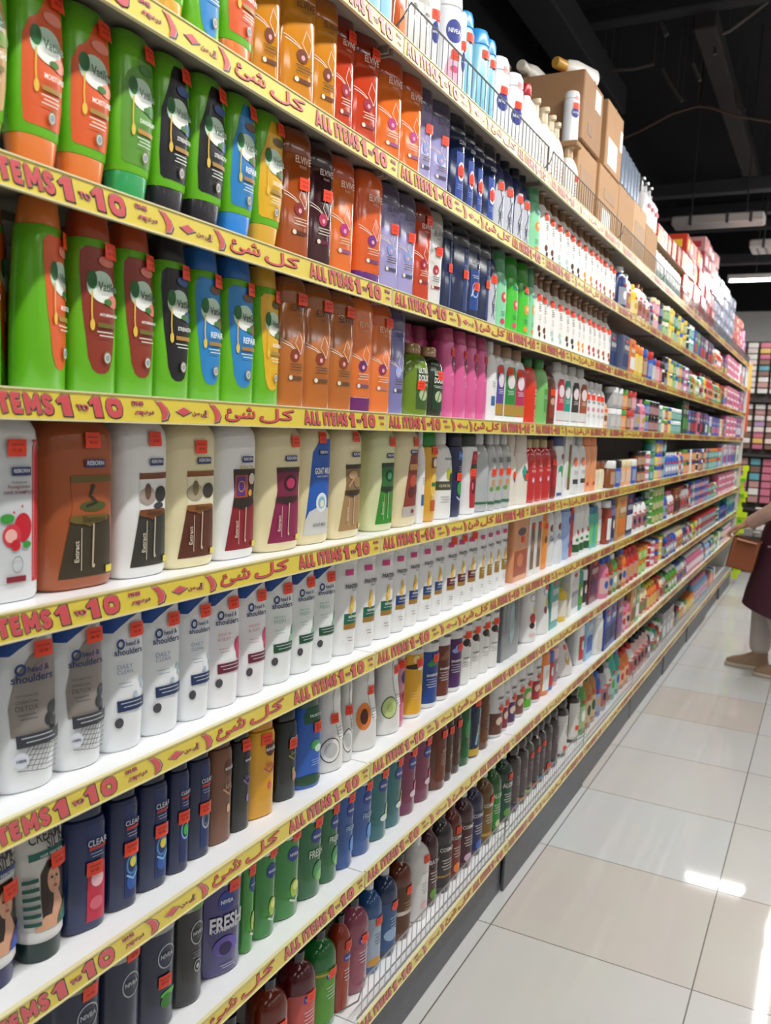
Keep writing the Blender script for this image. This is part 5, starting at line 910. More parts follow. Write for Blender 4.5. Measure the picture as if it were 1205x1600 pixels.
    def crescent(y, s=1):
        blob([(y, .86), (y + .010 * s, .84), (y + .020 * s, .62), (y + .025 * s, .38), (y + .022 * s, .16), (y + .012 * s, .1), (y + .014 * s, .34), (y + .009 * s, .62)])
    def arabic(o, w):
        begin(); q = w / .35
        for l, bd in ((0, .05), (3, 0)): word('\ufee2\ufeeb\u0631\u062f', o + .014 * q, o + .037 * q, .2 * zh, .46 * zh, l, bd, .0003 * (l == 0), 0, 0)
        crescent(o + .041 * q, q)
        blob([(o + .084 * q, .5), (o + .098 * q, .68), (o + .112 * q, .5), (o + .098 * q, .32)])
        for l, bd in ((0, .05), (3, 0)):
            word('\ufee6\ufee3', o + .118 * q, o + .134 * q, .3 * zh, .5 * zh, l, bd, .0003 * (l == 0), 0, 0); word('\ufef0\ufedf\u0625', o + .137 * q, o + .154 * q, .26 * zh, .6 * zh, l, bd, .0003 * (l == 0), 0, 0)
        crescent(o + .158 * q, q * .95)
        for s, a, b in (('\ufe8a\ufeb7', .196, .272), ('\ufede\ufedb', .286, .386)):
            for k_ in range(8): word(s, o + a * q, o + b * q, .16 * zh, .86 * zh, 0, 0, .0013 * cos(k_ * PI / 4) + .0007, .0012 * sin(k_ * PI / 4) - .0005, 0)
            for k_ in range(8): word(s, o + a * q, o + b * q, .16 * zh, .86 * zh, 2, 0, .0005 * cos(k_ * PI / 4), .0005 * sin(k_ * PI / 4), 0)
    L = y1 - y0
    english(y0 + sft, .315); arabic(y0 + .297 + sft, .35); english(y0 + (.695 if not sft else .688), .305 if not sft else .312)
    ms = [glossy(M(c, .5, 1.0, name='sign ink')) for c in ('#40222c', '#f0b8b8', '#dd3641', '#d8506c')]
    return [mesh('sign_lettering', V, F, ms, FM) for V, F, FM in parts]
SIGN_Y0, SIGN_Y1 = .006, BAY - .006
SIGNS = sign_meshes(SIGN_Y0, SIGN_Y1, .0325)
SIGNS_NEAR = sign_meshes(SIGN_Y0, SIGN_Y1, .0325, -.024)
YEL = bpy.data.materials.new('yellow printed strip'); YEL.use_nodes = True
def setup_yel():
    nt = YEL.node_tree; b = nt.nodes['Principled BSDF']; b.inputs['Roughness'].default_value = .42; glossy(YEL)
    tc = nt.nodes.new('ShaderNodeTexCoord'); n = nt.nodes.new('ShaderNodeTexNoise'); n.inputs['Scale'].default_value = 9
    mx = nt.nodes.new('ShaderNodeMix'); mx.data_type = 'RGBA'; mx.inputs[6].default_value = lin('#f2dc1c'); mx.inputs[7].default_value = lin('#ecd234')
    nt.links.new(tc.outputs['Object'], n.inputs['Vector']); nt.links.new(n.outputs['Fac'], mx.inputs[0]); nt.links.new(mx.outputs[2], b.inputs['Base Color'])
setup_yel()
RAILM = M('#e8dfae', .4, .5); BOARD = M('#eef0f2', .35, .2); STEEL = M('#dadada', .4, .1)
def shelf_meshes():
    D = .40
    b = MB(); b.box(-D, -.004, .002, BAY - .002, RH - .018, RH - .003)
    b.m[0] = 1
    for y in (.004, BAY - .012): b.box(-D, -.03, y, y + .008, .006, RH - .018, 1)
    b.box(-D * .5, -D * .5 + .02, .012, BAY - .012, RH - .03, RH - .018, 1)
    me_b = mesh('board', b.v, b.f, [BOARD, M('#8c8278', .6, 0)], b.m)  # darker underside and ribs: shade below the white board put into the colour
    r = MB(); r.box(-.004, .001, .003, BAY - .003, 0, RH); r.box(.001, .003, .003, BAY - .003, 0, .0022); r.box(.001, .003, .003, BAY - .003, RH - .0022, RH)
    me_r = mesh('price_rail', r.v, r.f, RAILM, r.m)
    s = MB(); s.box(.0012, .0016, SIGN_Y0, SIGN_Y1, .0026, RH - .0026); me_s = mesh('sign_strip', s.v, s.f, YEL, s.m)
    base = MB(); base.box(-.418, -.004, .002, BAY - .002, RH - .03, RH - .003); me_base = mesh('board', base.v, base.f, BOARD, base.m)
    return me_b, me_r, me_s, me_base
MEB, MER, MES, MEBASE = shelf_meshes()
BAYS = range(-1, 8)
for k in range(9):
    for i, bay in enumerate(BAYS):
        t = put('shelf', None, None, (0, bay * BAY, ZR[k]))
        tag(t, f'white shelf with yellow price sign, {ORD[k]} level down, {ORD[i]} section from near end', 'shelf', 'shelves of the long shampoo wall')
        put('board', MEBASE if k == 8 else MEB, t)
        r = put('price_rail', MER, t); put('sign_strip', MES, r)
        for sm in (SIGNS_NEAR if bay == -1 else SIGNS): put('sign_lettering', sm, r, (.0017, 0, .0028))
# uprights, back panels, kick plates
for i in range(10):
    y = (i - 1) * BAY
    o = MB().box(-.47, -.43, y - .015, y + .015, 0, 2.36).build('shelving_upright', STEEL)
    tag(o, f'grey steel shelving upright, {ORD[i]} from the near end', 'upright', 'steel uprights behind the shelves')
kick = MB(); kick.rbox(-.012, -.002, .003, BAY - .003, 0, ZR[8] - .004, .002)
KM = mesh('kick_plate', kick.v, kick.f, M('#55585f', .45, .1, var=.25), kick.m)
bp = MB().box(-.43, -.42, .004, BAY - .004, .02, 2.36); BPM = mesh('back_panel', bp.v, bp.f, M('#8f8c88', .6, 0), bp.m)
for i, bay in enumerate(BAYS):
    o = put('kick_plate', KM, None, (-.004 - .006 * ((i * 7) % 3 == 1), bay * BAY, 0), math.radians((.0, .35, -.3, .4)[i % 4]))
    tag(o, f'dark grey kick plate under bottom shelf, {ORD[i]} section from near end', 'kick plate', 'kick plates along the floor')
    o = put('back_panel', BPM, None, (0, bay * BAY, 0)); tag(o, f'grey steel back panel behind goods, {ORD[i]} section', 'back panel', 'back panels')
ep = MB().rbox(-.475, .0, 8 * BAY + .018, 8 * BAY + .034, 0, 2.36, .004).build('end_panel', M('#c8c4bc', .5, .1)); tag(ep, 'grey end panel closing the far end of the shelving', 'end panel')
# wire fences on the top shelf and the base deck
def fence(k, bay, h, name_where, wire):
    t = put('wire_fence', None, None, (.0, bay * BAY, surf(k)))
    rail = MB(); bars_ = MB(); x = -.008
    rail.tube([(x - .05, .012, 0), (x, .012, h * .55), (x, .04, h), (x, BAY - .01, h), (x, BAY - .01, 0)], .0022, 6)
    rail.tube([(x, .01, .006), (x, BAY - .01, .006)], .0018, 5)
    n = 34
    for j in range(n): y = .03 + (BAY - .05) * j / (n - 1); bars_.tube([(x, y, 0), (x, y, h - .001)], .0012, 4)
    rail.build('frame_wire', wire, t, smooth=50); bars_.build('upright_wires', wire, t, smooth=50)
    return tag(t, f'thin wire fence along {name_where}, {ORD[bay]} section after the near one', 'wire fence', f'wire fences along {name_where}')
wr = M('#6c6c6a', .35, 0, metal=.7); wr2 = M('#bebebc', .3, 0, metal=.7)
for bay in range(0, 8):
    fence(1, bay, .085, 'top shelf edge', wr); fence(9, bay, .085, 'bottom shelf edge', wr2)

# ---------------------------------------------------------------- fill the rows
def plan_rows():
    items = []; mix = random.Random(5)
    for k in sorted(ROWS):
        seq = []
        for (y0, y1, key, n, lv) in ROWS[k]:
            if '.' in key: far_spec(key)
            Sx = SPEC[key]; full = ('.' not in key) and y0 < 2.3
            if (y0, y1) == ROWS[k][0][:2] and y0 < -.7 and k != 8: y0 = y1 - min(Sx['wmax'], .1)
            w = (y1 - y0) / n; base_key = key
            for i in range(n):
                key = base_key
                if '.' in key and 'pink.white' not in key and mix.random() < .38:
                    q = key.split('.'); q[1] = mix.choice(['white', 'red', 'blue', 'green', 'orange', 'cream', 'teal', 'navy', 'brown', 'yellow', 'pink', 'silver']); q[2] = mix.choice(['white', 'black', 'red', 'green', 'blue'])
                    key = '.'.join(q); far_spec(key); Sx = SPEC[key]
                b = y0 + w * (i + 1)
                ww = min(w - .003, Sx['wmax']); cy = b - .0015 - ww / 2
                if w > Sx['wmax'] * 1.25 and '.' in key: cy = b - w / 2
                for l in range(lv): seq.append((key, cy, ww, l, lv, full))
        cnt = {}
        for s in seq: q = (s[0], s[3]); cnt[q] = cnt.get(q, 0) + 1
        idx = {}
        for (key, cy, ww, l, lv, full) in seq:
            q = (key, l); idx[q] = idx.get(q, 0) + 1
            d = SPEC[key]['desc']
            if lv > 1: d += ', ' + (['lower', 'upper'] if lv == 2 else ['bottom', 'middle', 'upper'])[l] + ' layer'
            n = cnt[q]
            lab = f'{d}, on {SHELF[k]}' if n == 1 else f'{d}, {ORD[min(idx[q], 20) - 1]} of {n} on {SHELF[k]}'
            items.append((k, key, cy, ww, l, full, lab, n, SPEC[key]['desc']))
    return items
rng = random.Random(11)
# most goods are turned a little towards the near end of the aisle
ROT = dict(pan=-.44, hs=-.24, lot=-.42, slim=-.42, tall=-.32, cyl=-.5, gel=-.34, curvy=-.38, rect=-.24, elv=-.26, eld=-.26, pump=-.45, cos=-.55, oil=-.45, can=-.8, jug=-.05, tube=-.08, cone=-.4)
for (k, key, cy, ww, l, full, lab, n, desc) in plan_rows():
    if cy + ww / 2 > 8 * BAY - .005: continue
    Sx = SPEC[key]; B = Sx['B']
    if Sx.get('round'): B = min(ww / 2, B)
    xf = -.040 if k < 9 else -.048
    jit = rng.uniform(-.004, .002)
    if key in ('jug_plain', 'sun_pink'): jit -= .05
    if k == 1: xf = -.05
    elif cy > 2.2 and k < 9: xf = -.014
    x = xf - B + jit; rz = rng.uniform(-.05, .05) + ROT.get(Sx['kind'], 0)
    if Sx['kind'] in ('elv', 'eld', 'rect'): ww *= .955; x -= .004
    z = surf(k) + l * (Sx['h'] + .001) + .0005
    if key == 'vup_orange_back': rz, ww, cy, x = .75, .074, -.878, -.125
    if key == 'vup_orange': rz, ww, cy = .42, .074, -.838
    if Sx['kind'] == 'box': rz = rng.uniform(-.01, .01)
    place(key, x, cy, z, ww, rz, lab, f'{desc}s, {SHELF[k]}' if n > 1 else None, full)
# the second row of lotion bottles, whose caps show over the front row
for k, y0, y1, n in ((2, 1.09, 2.1, 12), (3, 1.09, 2.08, 12)):
    for i in range(n):
        cy = y0 + (y1 - y0) * (i + .5) / n
        place('lot_brown', -.145, cy, surf(k) + .0005, .074, rng.uniform(-.05, .05), f'white lotion bottle in the back row, {ORD[i]} of {n} on {SHELF[k]}', f'back row of lotion bottles, {SHELF[k]}', False)
for i in range(5):
    place('pink', -.125, .43 + .08 * i - .04, surf(4) + .0005, .076, 0, f'bright pink bottle in the back row, {ORD[i]} of 5 on fourth shelf', 'back row of pink bottles', False)
for i in range(2):
    place('pink', -.135, .24 + .085 * i, surf(4) + .0005, .08, 0, f'shaded pink bottle behind the olive green bottles, {ORD[i]} of 2', 'shaded pink bottles', False)

# ---------------------------------------------------------------- cardboard boxes and packs on the top
TOPZ = surf(1) + .001
def carton_box(y0, y1, z0, z1, xf, d, label, c='#b88e64', art=()):
    t = put('cardboard_box', None, None, (xf - d / 2, (y0 + y1) / 2, z0)); tag(t, label, 'box', 'cardboard boxes on the top shelf')
    hy, hz = (y1 - y0) / 2, z1 - z0
    MB().rbox(-d / 2, d / 2, -hy, hy, 0, hz, .004).build('body', M(c, .75, 0, var=.08), t)
    tp = MB(); tp.box(-d / 2 - .0005, d / 2 + .0005, -.003, .003, hz - .02, hz + .0008); tp.box(-.003, .003, -hy - .0005, hy + .0005, hz - .03, hz + .0008); tp.build('tape_seam', M('#9a7448', .6, 0), t)
    for a in art:
        m = MB(); m.box(d / 2, d / 2 + .0012, a[0], a[1], a[2], a[3]); m.build(a[4], M(a[5], .6, 0), t)
    return t
A1 = TOPZ; A2 = 2.585
carton_box(1.516, 1.782, A1, 2.578, -.06, .26, 'lower cardboard box behind the pearl lotion bottle', art=[(-.1, .08, .06, .19, 'printed_mark', '#a47c54')])
carton_box(1.79, 2.115, A1, 2.58, -.05, .26, 'lower cardboard box with white tag behind the fence', art=[(-.1, .04, .04, .11, 'paper_tag', '#e8e8e4'), (-.08, .1, .15, .19, 'printed_mark', '#a47c54')])
carton_box(2.125, 2.42, A1, 2.59, -.05, .26, 'plain cardboard box beside pair of stacked boxes')
carton_box(2.425, 2.71, A1, 2.595, -.05, .26, 'pale cardboard box in middle of the top row', '#c8a27a', [(-.1, .12, .06, .2, 'printed_mark', '#ad8a62')])
carton_box(2.72, 3.02, A1, 2.56, -.05, .26, 'narrow cardboard box before the white jerrycans')
carton_box(1.50, 1.768, 2.582, 2.82, -.05, .42, 'big upper cardboard box under the lying bottles', '#a47c58', [(.02, .1, .15, .22, 'paper_tag', '#ece8e0'), (-.06, .0, .04, .08, 'printed_mark', '#8a6848')])
carton_box(1.85, 2.12, 2.584, 2.838, -.05, .30, 'upper cardboard box with two white stickers', '#b48a60', [(-.1, .05, .02, .12, 'paper_tag', '#f0efec'), (.09, .13, .12, .2, 'paper_tag', '#e4e4e0')])
# white bottles lying on the big box, and the can standing on the lotion bottle's cap side
for i, (y, x, c, rzz) in enumerate(((1.60, -.40, '#c8a890', .45), (1.60, -.27, '#d8d0c0', -.1), (1.61, -.11, '#c8963c', -.40))):
    t = put('lotion_bottle', None, None, (x, y, 2.853)); t.rotation_euler = (PI / 2, 0, rzz)
    tag(t, ['white bottle with tan cap lying at back of big box', 'white bottle with pale cap lying mid box', 'white bottle with gold cap lying at front of big box'][i], 'bottle', 'bottles lying on the big cardboard box')
    b = MB(); b.loft([(z, a, a * .8, 2.1) for z, a in ((-.1, .026), (-.09, .034), (.02, .036), (.06, .028), (.075, .016))], 24); b.build('body', M('#e4ded6', .4, .2), t, smooth=40)
    b = MB(); b.loft([(z, a, a, 2) for z, a in ((.075, .017), (.08, .02), (.125, .02), (.13, .017))], 20); b.build('cap', M(c, .35, .3), t, smooth=40)
place('nivsmall', -.085, 1.475, 2.56 + .001, .056, -1.0, 'white can with navy oval standing on pearl lotion cap', None, True)
o = MB().rbox(-.125, -.045, 1.44, 1.498, 2.54, 2.56, .003).build('cardboard_tray', M('#a8825a', .8, 0)); tag(o, 'small cardboard tray under the single white can', 'tray')
# silver sachet strips, red toy, pump jugs
for i in range(6):
    y = 2.16 + i * .065
    o = MB().rbox(-.10, -.055, y, y + .052, 2.592, 2.592 + .17 - .004 * i, .008).build('foil_pack', M('#7f8ea4', .2, .6, metal=.5)); tag(o, f'silver-blue foil pack, {ORD[i]} of 6 on the cardboard boxes', 'pack', 'silver-blue foil packs')
o = MB().loft([(0, .03, .04, 2.2), (.03, .04, .05, 2.2), (.09, .035, .04, 2), (.12, .015, .02, 2)], 16).build('red_pouch', M('#c4281c', .3, .4), None, (-.15, 2.50, 2.597), smooth=50); tag(o, 'red pouch lying behind the silver foil packs', 'pouch')
for i in range(3):
    y = 2.78 + i * .095; t = put('pump_jug', None, None, (-.10, y, 2.562 if y < 3.0 else 2.562)); tag(t, f'white jug with silver pump and red print, {ORD[i]} of 3', 'jug', 'white pump jugs on the narrow box')
    b = MB(); b.loft([(0, .042, .045, 2.6), (.005, .044, .048, 2.6), (.12, .044, .048, 2.6), (.15, .03, .03, 2.2), (.16, .015, .015, 2)], 24); b.build('body', M('#eceaea', .3, .3), t, smooth=40)
    b = MB(); b.loft([(.16, .016, .016, 2), (.185, .016, .016, 2), (.187, .008, .008, 2), (.215, .008, .008, 2), (.216, .016, .02, 2), (.228, .014, .018, 2)], 14); b.build('pump', M('#9a9a9c', .3, .2, metal=.7), t, smooth=40)
    b = MB(); b.box(.048, .0495, -.03, .03, .08, .1); b.build('label', M('#d8405a', .5, 0), t)
for i in range(8):
    y = 3.11 + i * .1; t = put('jerrycan', None, None, (-.11, y, TOPZ)); tag(t, f'white jerrycan with green label foot, {ORD[i]} of 8 behind the fence', 'jerrycan', 'white jerrycans on the top shelf')
    b = MB(); b.loft([(0, .043, .055, 5), (.005, .046, .058, 5), (.165, .046, .058, 5), (.19, .03, .045, 4)], 28); b.build('body', M('#eef0ef', .35, .2), t, smooth=40)
    b = MB(); b.loft([(.19, .016, .016, 2), (.21, .016, .016, 2)], 14); b.build('cap', M('#e2e4e4', .35, .2), t, smooth=40)
    b = MB(); b.box(.0582, .0592, -.036, .036, .03, .085); b.build('label', M('#7a9a8c', .5, 0), t)
o = MB().rbox(-.2, -.05, 3.04, 3.98, TOPZ + .213, TOPZ + .222, .002).build('cardboard_sheet', M('#8a6a48', .8, 0)); tag(o, 'brown cardboard sheet lying on the white jerrycans', 'sheet')
def packs(name, y0, y1, n, z0, levels, hh, cols, desc, cat, xf=-.055, d=.16):
    i = 0
    for l in range(levels):
        for j in range(n):
            w = (y1 - y0) / n; y = y0 + w * j; c = cols[(i * 5 + l * 2) % len(cols)]
            t = put(name, None, None, (xf - d / 2 + rng.uniform(-.012, .005), y + w / 2, z0 + l * (hh + .001))); t.rotation_euler = (0, 0, rng.uniform(-.04, .04))
            b = MB(); b.rbox(-d / 2, d / 2, -w / 2 + .003, w / 2 - .003, 0, hh, .006); b.build('wrapper', M(c[0], .25, .6), t)
            b = MB(); b.box(d / 2, d / 2 + .001, -w * .3, w * .3, hh * .25, hh * .75); b.box(-d * .3, d * .3, -w / 2 + .0015, -w / 2 + .003, hh * .3, hh * .7); b.build('label', M(c[1], .4, .3), t)
            lay = ['bottom', 'second', 'third', 'fourth', 'fifth', 'sixth', 'seventh', 'eighth'][l]
            tag(t, f'{desc}, {ORD[j]} along in {lay} layer', cat, desc + 's'); i += 1
RED = [('#b8281c', '#e8a83c'), ('#c43a1c', '#f0d0a0'), ('#9a1f1c', '#d8602c')]
PINK = [('#c86a72', '#f0dede'), ('#b84a50', '#e8c4c4'), ('#d09a9a', '#c83c44')]
SILV = [('#a4acc0', '#d8dce8'), ('#8e96ae', '#c0b0c8'), ('#b8bece', '#98a0b8')]
packs('snack_pouch', 3.10, 3.95, 6, TOPZ + .2225, 1, .11, RED, 'red glossy pouch on the cardboard sheet', 'pouch')
packs('candy_pack', 3.98, 4.72, 5, TOPZ, 4, .115, [('#c8402c', '#f0c83c'), ('#d86a3c', '#a8242c'), ('#b83028', '#e8e0c8')], 'orange-red glossy pack', 'pack')
packs('tissue_pack', 4.75, 5.5, 4, TOPZ, 6, .1, PINK, 'pink and white shiny pack', 'pack')
packs('silver_pack', 5.52, 6.95, 7, TOPZ, 5, .095, SILV, 'silver-blue shiny pack', 'pack')
packs('pink_pack', 6.98, 7.75, 4, TOPZ, 5, .075, [('#d88a78', '#b84a50'), ('#c86a72', '#e8c0a8')], 'salmon pink flat pack', 'pack')
packs('purple_pack', 7.78, 8.12, 2, TOPZ, 3, .11, [('#8a4a8a', '#d8a8c8'), ('#c8a8c0', '#8a3a6a')], 'purple pack near far end', 'pack')

# ---------------------------------------------------------------- ceiling: tubes, battens, ducts, pipes, cables
def tube_lamp(x, y, z, length, rz, watts, label, group=None):
    t = put('tube_lamp', None, None, (x, y, z)); t.rotation_euler = (0, 0, rz); tag(t, label, 'lamp', group)
    h = length / 2
    MB().rbox(-.022, .022, -h, h, 0, .045, .004).build('housing', M('#c8c8c4', .5, 0), t)
    b = MB(); b.tube([(0, -h + .02, -.014), (0, h - .02, -.014)], .014, 12); b.build('glass_tube', M('#ffffff', emit=16.0), t, smooth=50)
    b = MB(); b.box(-.012, .012, -h, -h + .02, -.03, 0); b.box(-.012, .012, h - .02, h, -.03, 0); b.build('end_holder', M('#b0b0ac', .5, 0), t)
    b = MB(); b.tube([(0, -h * .6, .045), (0, -h * .6, 4.6 - z)], .004, 5); b.tube([(0, h * .6, .045), (0, h * .6, 4.6 - z)], .004, 5); b.build('hanging_rod', M('#3a3a3c', .6, 0), t)
    lamp_light(x, y, z, length, rz, watts)
for i, (x, y, z) in enumerate(LIGHTS):
    tube_lamp(x, y, z, 1.24, 0, TUBE_W * (1 if x < 1 else .15), f'lit tube lamp {"over the shelf wall aisle" if x < 1 else "one aisle over" if x < 3 else "near the right wall"}, {ORD[i if x < 1 else (i - 10) % 6]} from camera end', 'tube lamps along the aisles')
tube_lamp(.42, 7.55, 3.1, 1.28, PI / 2, TUBE_W, 'lit tube lamp lying across the aisle, far end', None)
def batten(x, y, z, lx, ly, label, grill=False):
    t = put('ceiling_batten', None, None, (x, y, z)); tag(t, label, 'batten')
    MB().rbox(-lx / 2, lx / 2, -ly / 2, ly / 2, 0, .07, .01).build('housing', M('#c4bfba', .5, .1), t)
    b = MB()
    for s in (-.3, .1, .35): b.box(lx * s, lx * s + .02, -ly / 2 - .004, -ly / 2 + .03, .0, .075)
    b.build('clip', M('#4a4848', .6, 0), t)
    b = MB(); b.tube([(-lx * .3, 0, .07), (-lx * .3, 0, 4.6 - z)], .006, 5); b.tube([(lx * .3, 0, .07), (lx * .3, 0, 4.6 - z)], .006, 5); b.build('hanging_rod', M('#2a2a2c', .6, 0), t)
    if grill:
        b = MB()
        for i in range(6): b.box(-lx * .4 + i * lx * .13, -lx * .4 + i * lx * .13 + .02, -ly * .4, ly * .4, -.004, .0)
        b.build('grille', M('#8a8684', .6, 0), t)
batten(-.09, 5.52, 3.16, .66, .2, 'unlit white ceiling batten above the top shelf goods')
batten(.33, 6.35, 3.12, .5, .3, 'pale ceiling unit with dark grille at right edge', True)
def beam(name, x0, x1, y0, y1, z0, z1, c, label, cat, group=None):
    o = MB().rbox(x0, x1, y0, y1, z0, z1, .01).build(name, M(c, .8, 0, var=.2)); return tag(o, label, cat, group)
beam('ceiling_duct', -1.02, -.78, -1, 5.2, 3.95, 4.15, '#222327', 'dark duct running above the shelving, upper left', 'duct')
beam('ceiling_duct', -.18, -.04, 4.3, 8.0, 4.1, 4.22, '#2e2a2b', 'dark brownish duct running down the aisle ceiling', 'duct')
for i, (y, z, c) in enumerate(((4.2, 4.2, '#232428'), (5.55, 3.42, '#303136'), (6.6, 3.5, '#24262a'), (7.6, 3.26, '#303136'), (9.0, 3.9, '#2a2b2f'))):
    beam('cross_beam', -1.25, 4.5, y, y + .12, z, z + .1, c, f'dark cross beam under the ceiling, {ORD[i]} from camera', 'beam', 'dark cross beams')
def pipe(name, pts, r, c, label, cat):
    m = MB().tube(pts, r, 8)
    x, y, z = pts[len(pts) // 2]
    for q in (pts[0], pts[len(pts) // 2], pts[-1]): m.tube([q, (q[0], q[1], 4.605)], min(r * .35, .0016), 4)
    o = m.build(name, M(c, .7, 0), smooth=60); return tag(o, label, cat)
CABLES = [
    ('hanging_cable', [(-0.799, 5.0, 3.695), (-0.617, 5.0, 3.753), (-0.399, 5.0, 3.849), (-0.226, 5.0, 3.881), (-0.139, 5.0, 3.862), (0.036, 5.0, 3.785), (0.308, 5.0, 3.707)], 0.009, '#5a4438', 'brown cable sagging in a wide arch', 'cable'),
    ('conduit_pipe', [(-0.812, 4.6, 4.186), (-0.795, 4.6, 4.081), (-0.758, 4.6, 4.051), (-0.604, 4.6, 4.038), (-0.468, 4.6, 4.052)], 0.012, '#54504c', 'pale bent conduit under ceiling, centre', 'pipe'),
    ('conduit_pipe', [(-0.406, 4.6, 4.01), (-0.361, 4.6, 3.921), (-0.3, 4.6, 3.831), (-0.263, 4.6, 3.785)], 0.012, '#4a4644', 'short slanting conduit above the brown cable', 'pipe'),
    ('conduit_pipe', [(-0.075, 4.6, 4.057), (-0.092, 4.6, 4.168), (0.001, 4.6, 4.193), (0.129, 4.6, 4.275), (0.219, 4.6, 4.338)], 0.014, '#5c5652', 'bent grey conduit at upper right corner', 'pipe'),
    ('conduit_pipe', [(-0.212, 4.6, 4.016), (-0.158, 4.6, 3.903)], 0.012, '#545050', 'tiny grey conduit stub beside the duct', 'pipe'),
    ('conduit_pipe', [(-1.746, 4.4, 4.335), (-1.576, 4.4, 4.361), (-1.456, 4.4, 4.368), (-1.373, 4.4, 4.321), (-1.235, 4.4, 4.214)], 0.016, '#5a5a5c', 'pale curved hose at upper left of ceiling', 'pipe'),
    ('conduit_pipe', [(-0.462, 4.4, 4.337), (-0.391, 4.4, 4.206), (-0.358, 4.4, 4.141)], 0.018, '#46444a', 'dark pipe stub hanging at top centre', 'pipe'),
    ('conduit_pipe', [(0.022, 5.0, 3.962), (0.043, 5.0, 3.853), (0.096, 5.0, 3.817)], 0.012, '#3c3838', 'thin bracket pipe near right edge', 'pipe'),
    ('ceiling_junction_box', [(-1.173, 4.2, 4.433), (-1.16, 4.2, 4.362), (-1.17, 4.2, 4.314), (-1.138, 4.2, 4.244)], 0.035, '#4c4846', 'lumpy grey junction hanging at top left', 'junction box')]
for (nm, pts, r, c, lab, cat) in CABLES: pipe(nm, pts, r, c, lab, cat)
# ---------------------------------------------------------------- the far end: rack of hair accessories
t = put('wall_rack', None, None, (0, 9.62, 0)); tag(t, 'dark wall rack of hooks beyond the shelving end', 'rack')
MB().box(-.6, 1.9, .04, .08, .0, 2.72).build('rack_panel', M('#5c5450', .7, 0), t)
b = MB()
for z in (2.02, 1.38, .74): b.box(-.6, 1.9, -.16, .04, z - .03, z)
b.build('rack_ledge', M('#3a3432', .6, .1), t)
acc = [('#e8d8d4', 'cream'), ('#c89a94', 'dusty pink'), ('#6ab0c0', 'turquoise'), ('#e8c070', 'gold'), ('#b89ac0', 'lilac'), ('#f0ece8', 'white'), ('#8a6a5c', 'brown'), ('#d87c94', 'pink')]
cols_x = [-.10, .04, .175, .31, .45, .59]
tiers = [(2.10, 2.70, 9), (1.44, 1.98, 8), (.80, 1.34, 6)]
for ti, (za, zb, n) in enumerate(tiers):
    for ci, x in enumerate(cols_x):
        for j in range(n):
            h = (zb - za) / n; c, cn = acc[(j * 3 + ci * 5 + ti * 2 + (j * ci) % 3) % 8] if ci % 2 else acc[[0, 5, 1, 0, 7, 6][(ci + ti) % 6] if j % 2 else (5 + ti) % 8]
            o = MB().rbox(-.055, .055, -.05, .0, 0, h * .88, .006).build('hair_accessory_pack', M(c, .3, .5), None, (x, 9.60 - .02 * (j % 2), za + j * h))
            tag(o, f'{cn} accessory pack, {["top", "middle", "lower"][ti]} tier, {ORD[ci]} column, {ORD[j]} from below', 'pack', 'hair accessories on the wall rack')
for i, (x, c) in enumerate(((.02, '#d8b4b8'), (.20, '#e8e0e0'), (.40, '#c890a0'))):
    for k, z in enumerate((.30, .56)):
        t = put('storage_bin', None, None, (x, 9.35, z - .14)); tag(t, f'clear bin of pink and white pieces, {ORD[i]} on {"lower" if k == 0 else "upper"} level', 'bin', 'clear bins below the wall rack')
        MB().rbox(-.085, .085, -.13, .1, 0, .09, .01).build('tray', M('#8a8684', .3, .5), t)
        o = MB()
        for q in range(14): a, d = -.06 + .02 * (q % 7), -.09 + .07 * (q // 7); o.rbox(a - .012, a + .012, d, d + .05, .07, .1 + .015 * ((q * 5) % 4), .004)
        o.build('pieces', M(c, .35, .4), t)
o = MB().box(-.6, 1.9, 9.2, 9.6, 0, .14).build('rack_plinth', M('#4a4644', .6, 0)); tag(o, 'dark plinth under the wall rack', 'plinth')
# orange and yellow banner strip and lime ribbon on the end of the shelving
t = put('banner_strip', None, None, (-.02, 8.181, 1.62)); tag(t, 'vertical yellow and orange strip hung on shelving end', 'banner')
MB().box(-.045, .045, 0, .004, .44, .72).build('yellow_part', M('#d8a82c', .5, .2), t); MB().box(-.045, .045, 0, .004, 0, .44).build('orange_part', M('#c8582c', .5, .2), t)
t = put('lime_ribbon', None, None, (.03, 8.215, .06)); tag(t, 'crumpled lime yellow ribbon hanging down the shelving end', 'ribbon')
b = MB(); pts = [(0.02 * sin(i * 1.3), .0, i * .055) for i in range(23)]
for i in range(22):
    a, c = pts[i], pts[i + 1]; w = .03 + .012 * sin(i * 2.1) + (.04 if 8 < i < 13 else 0)
    b.box(a[0] - w, a[0] + w, -.012 + .01 * sin(i * 1.9), -.004 + .01 * sin(i * 1.9), a[2], c[2] + .004)
b.build('ribbon', M('#c4e01c', .35, .3), t)
b = MB()
for i in (3, 7, 11, 16, 19): b.box(-.02, .025, -.03, -.024, .055 * i, .055 * i + .03)
b.build('green_print', M('#4ca82c', .4, .2), t)

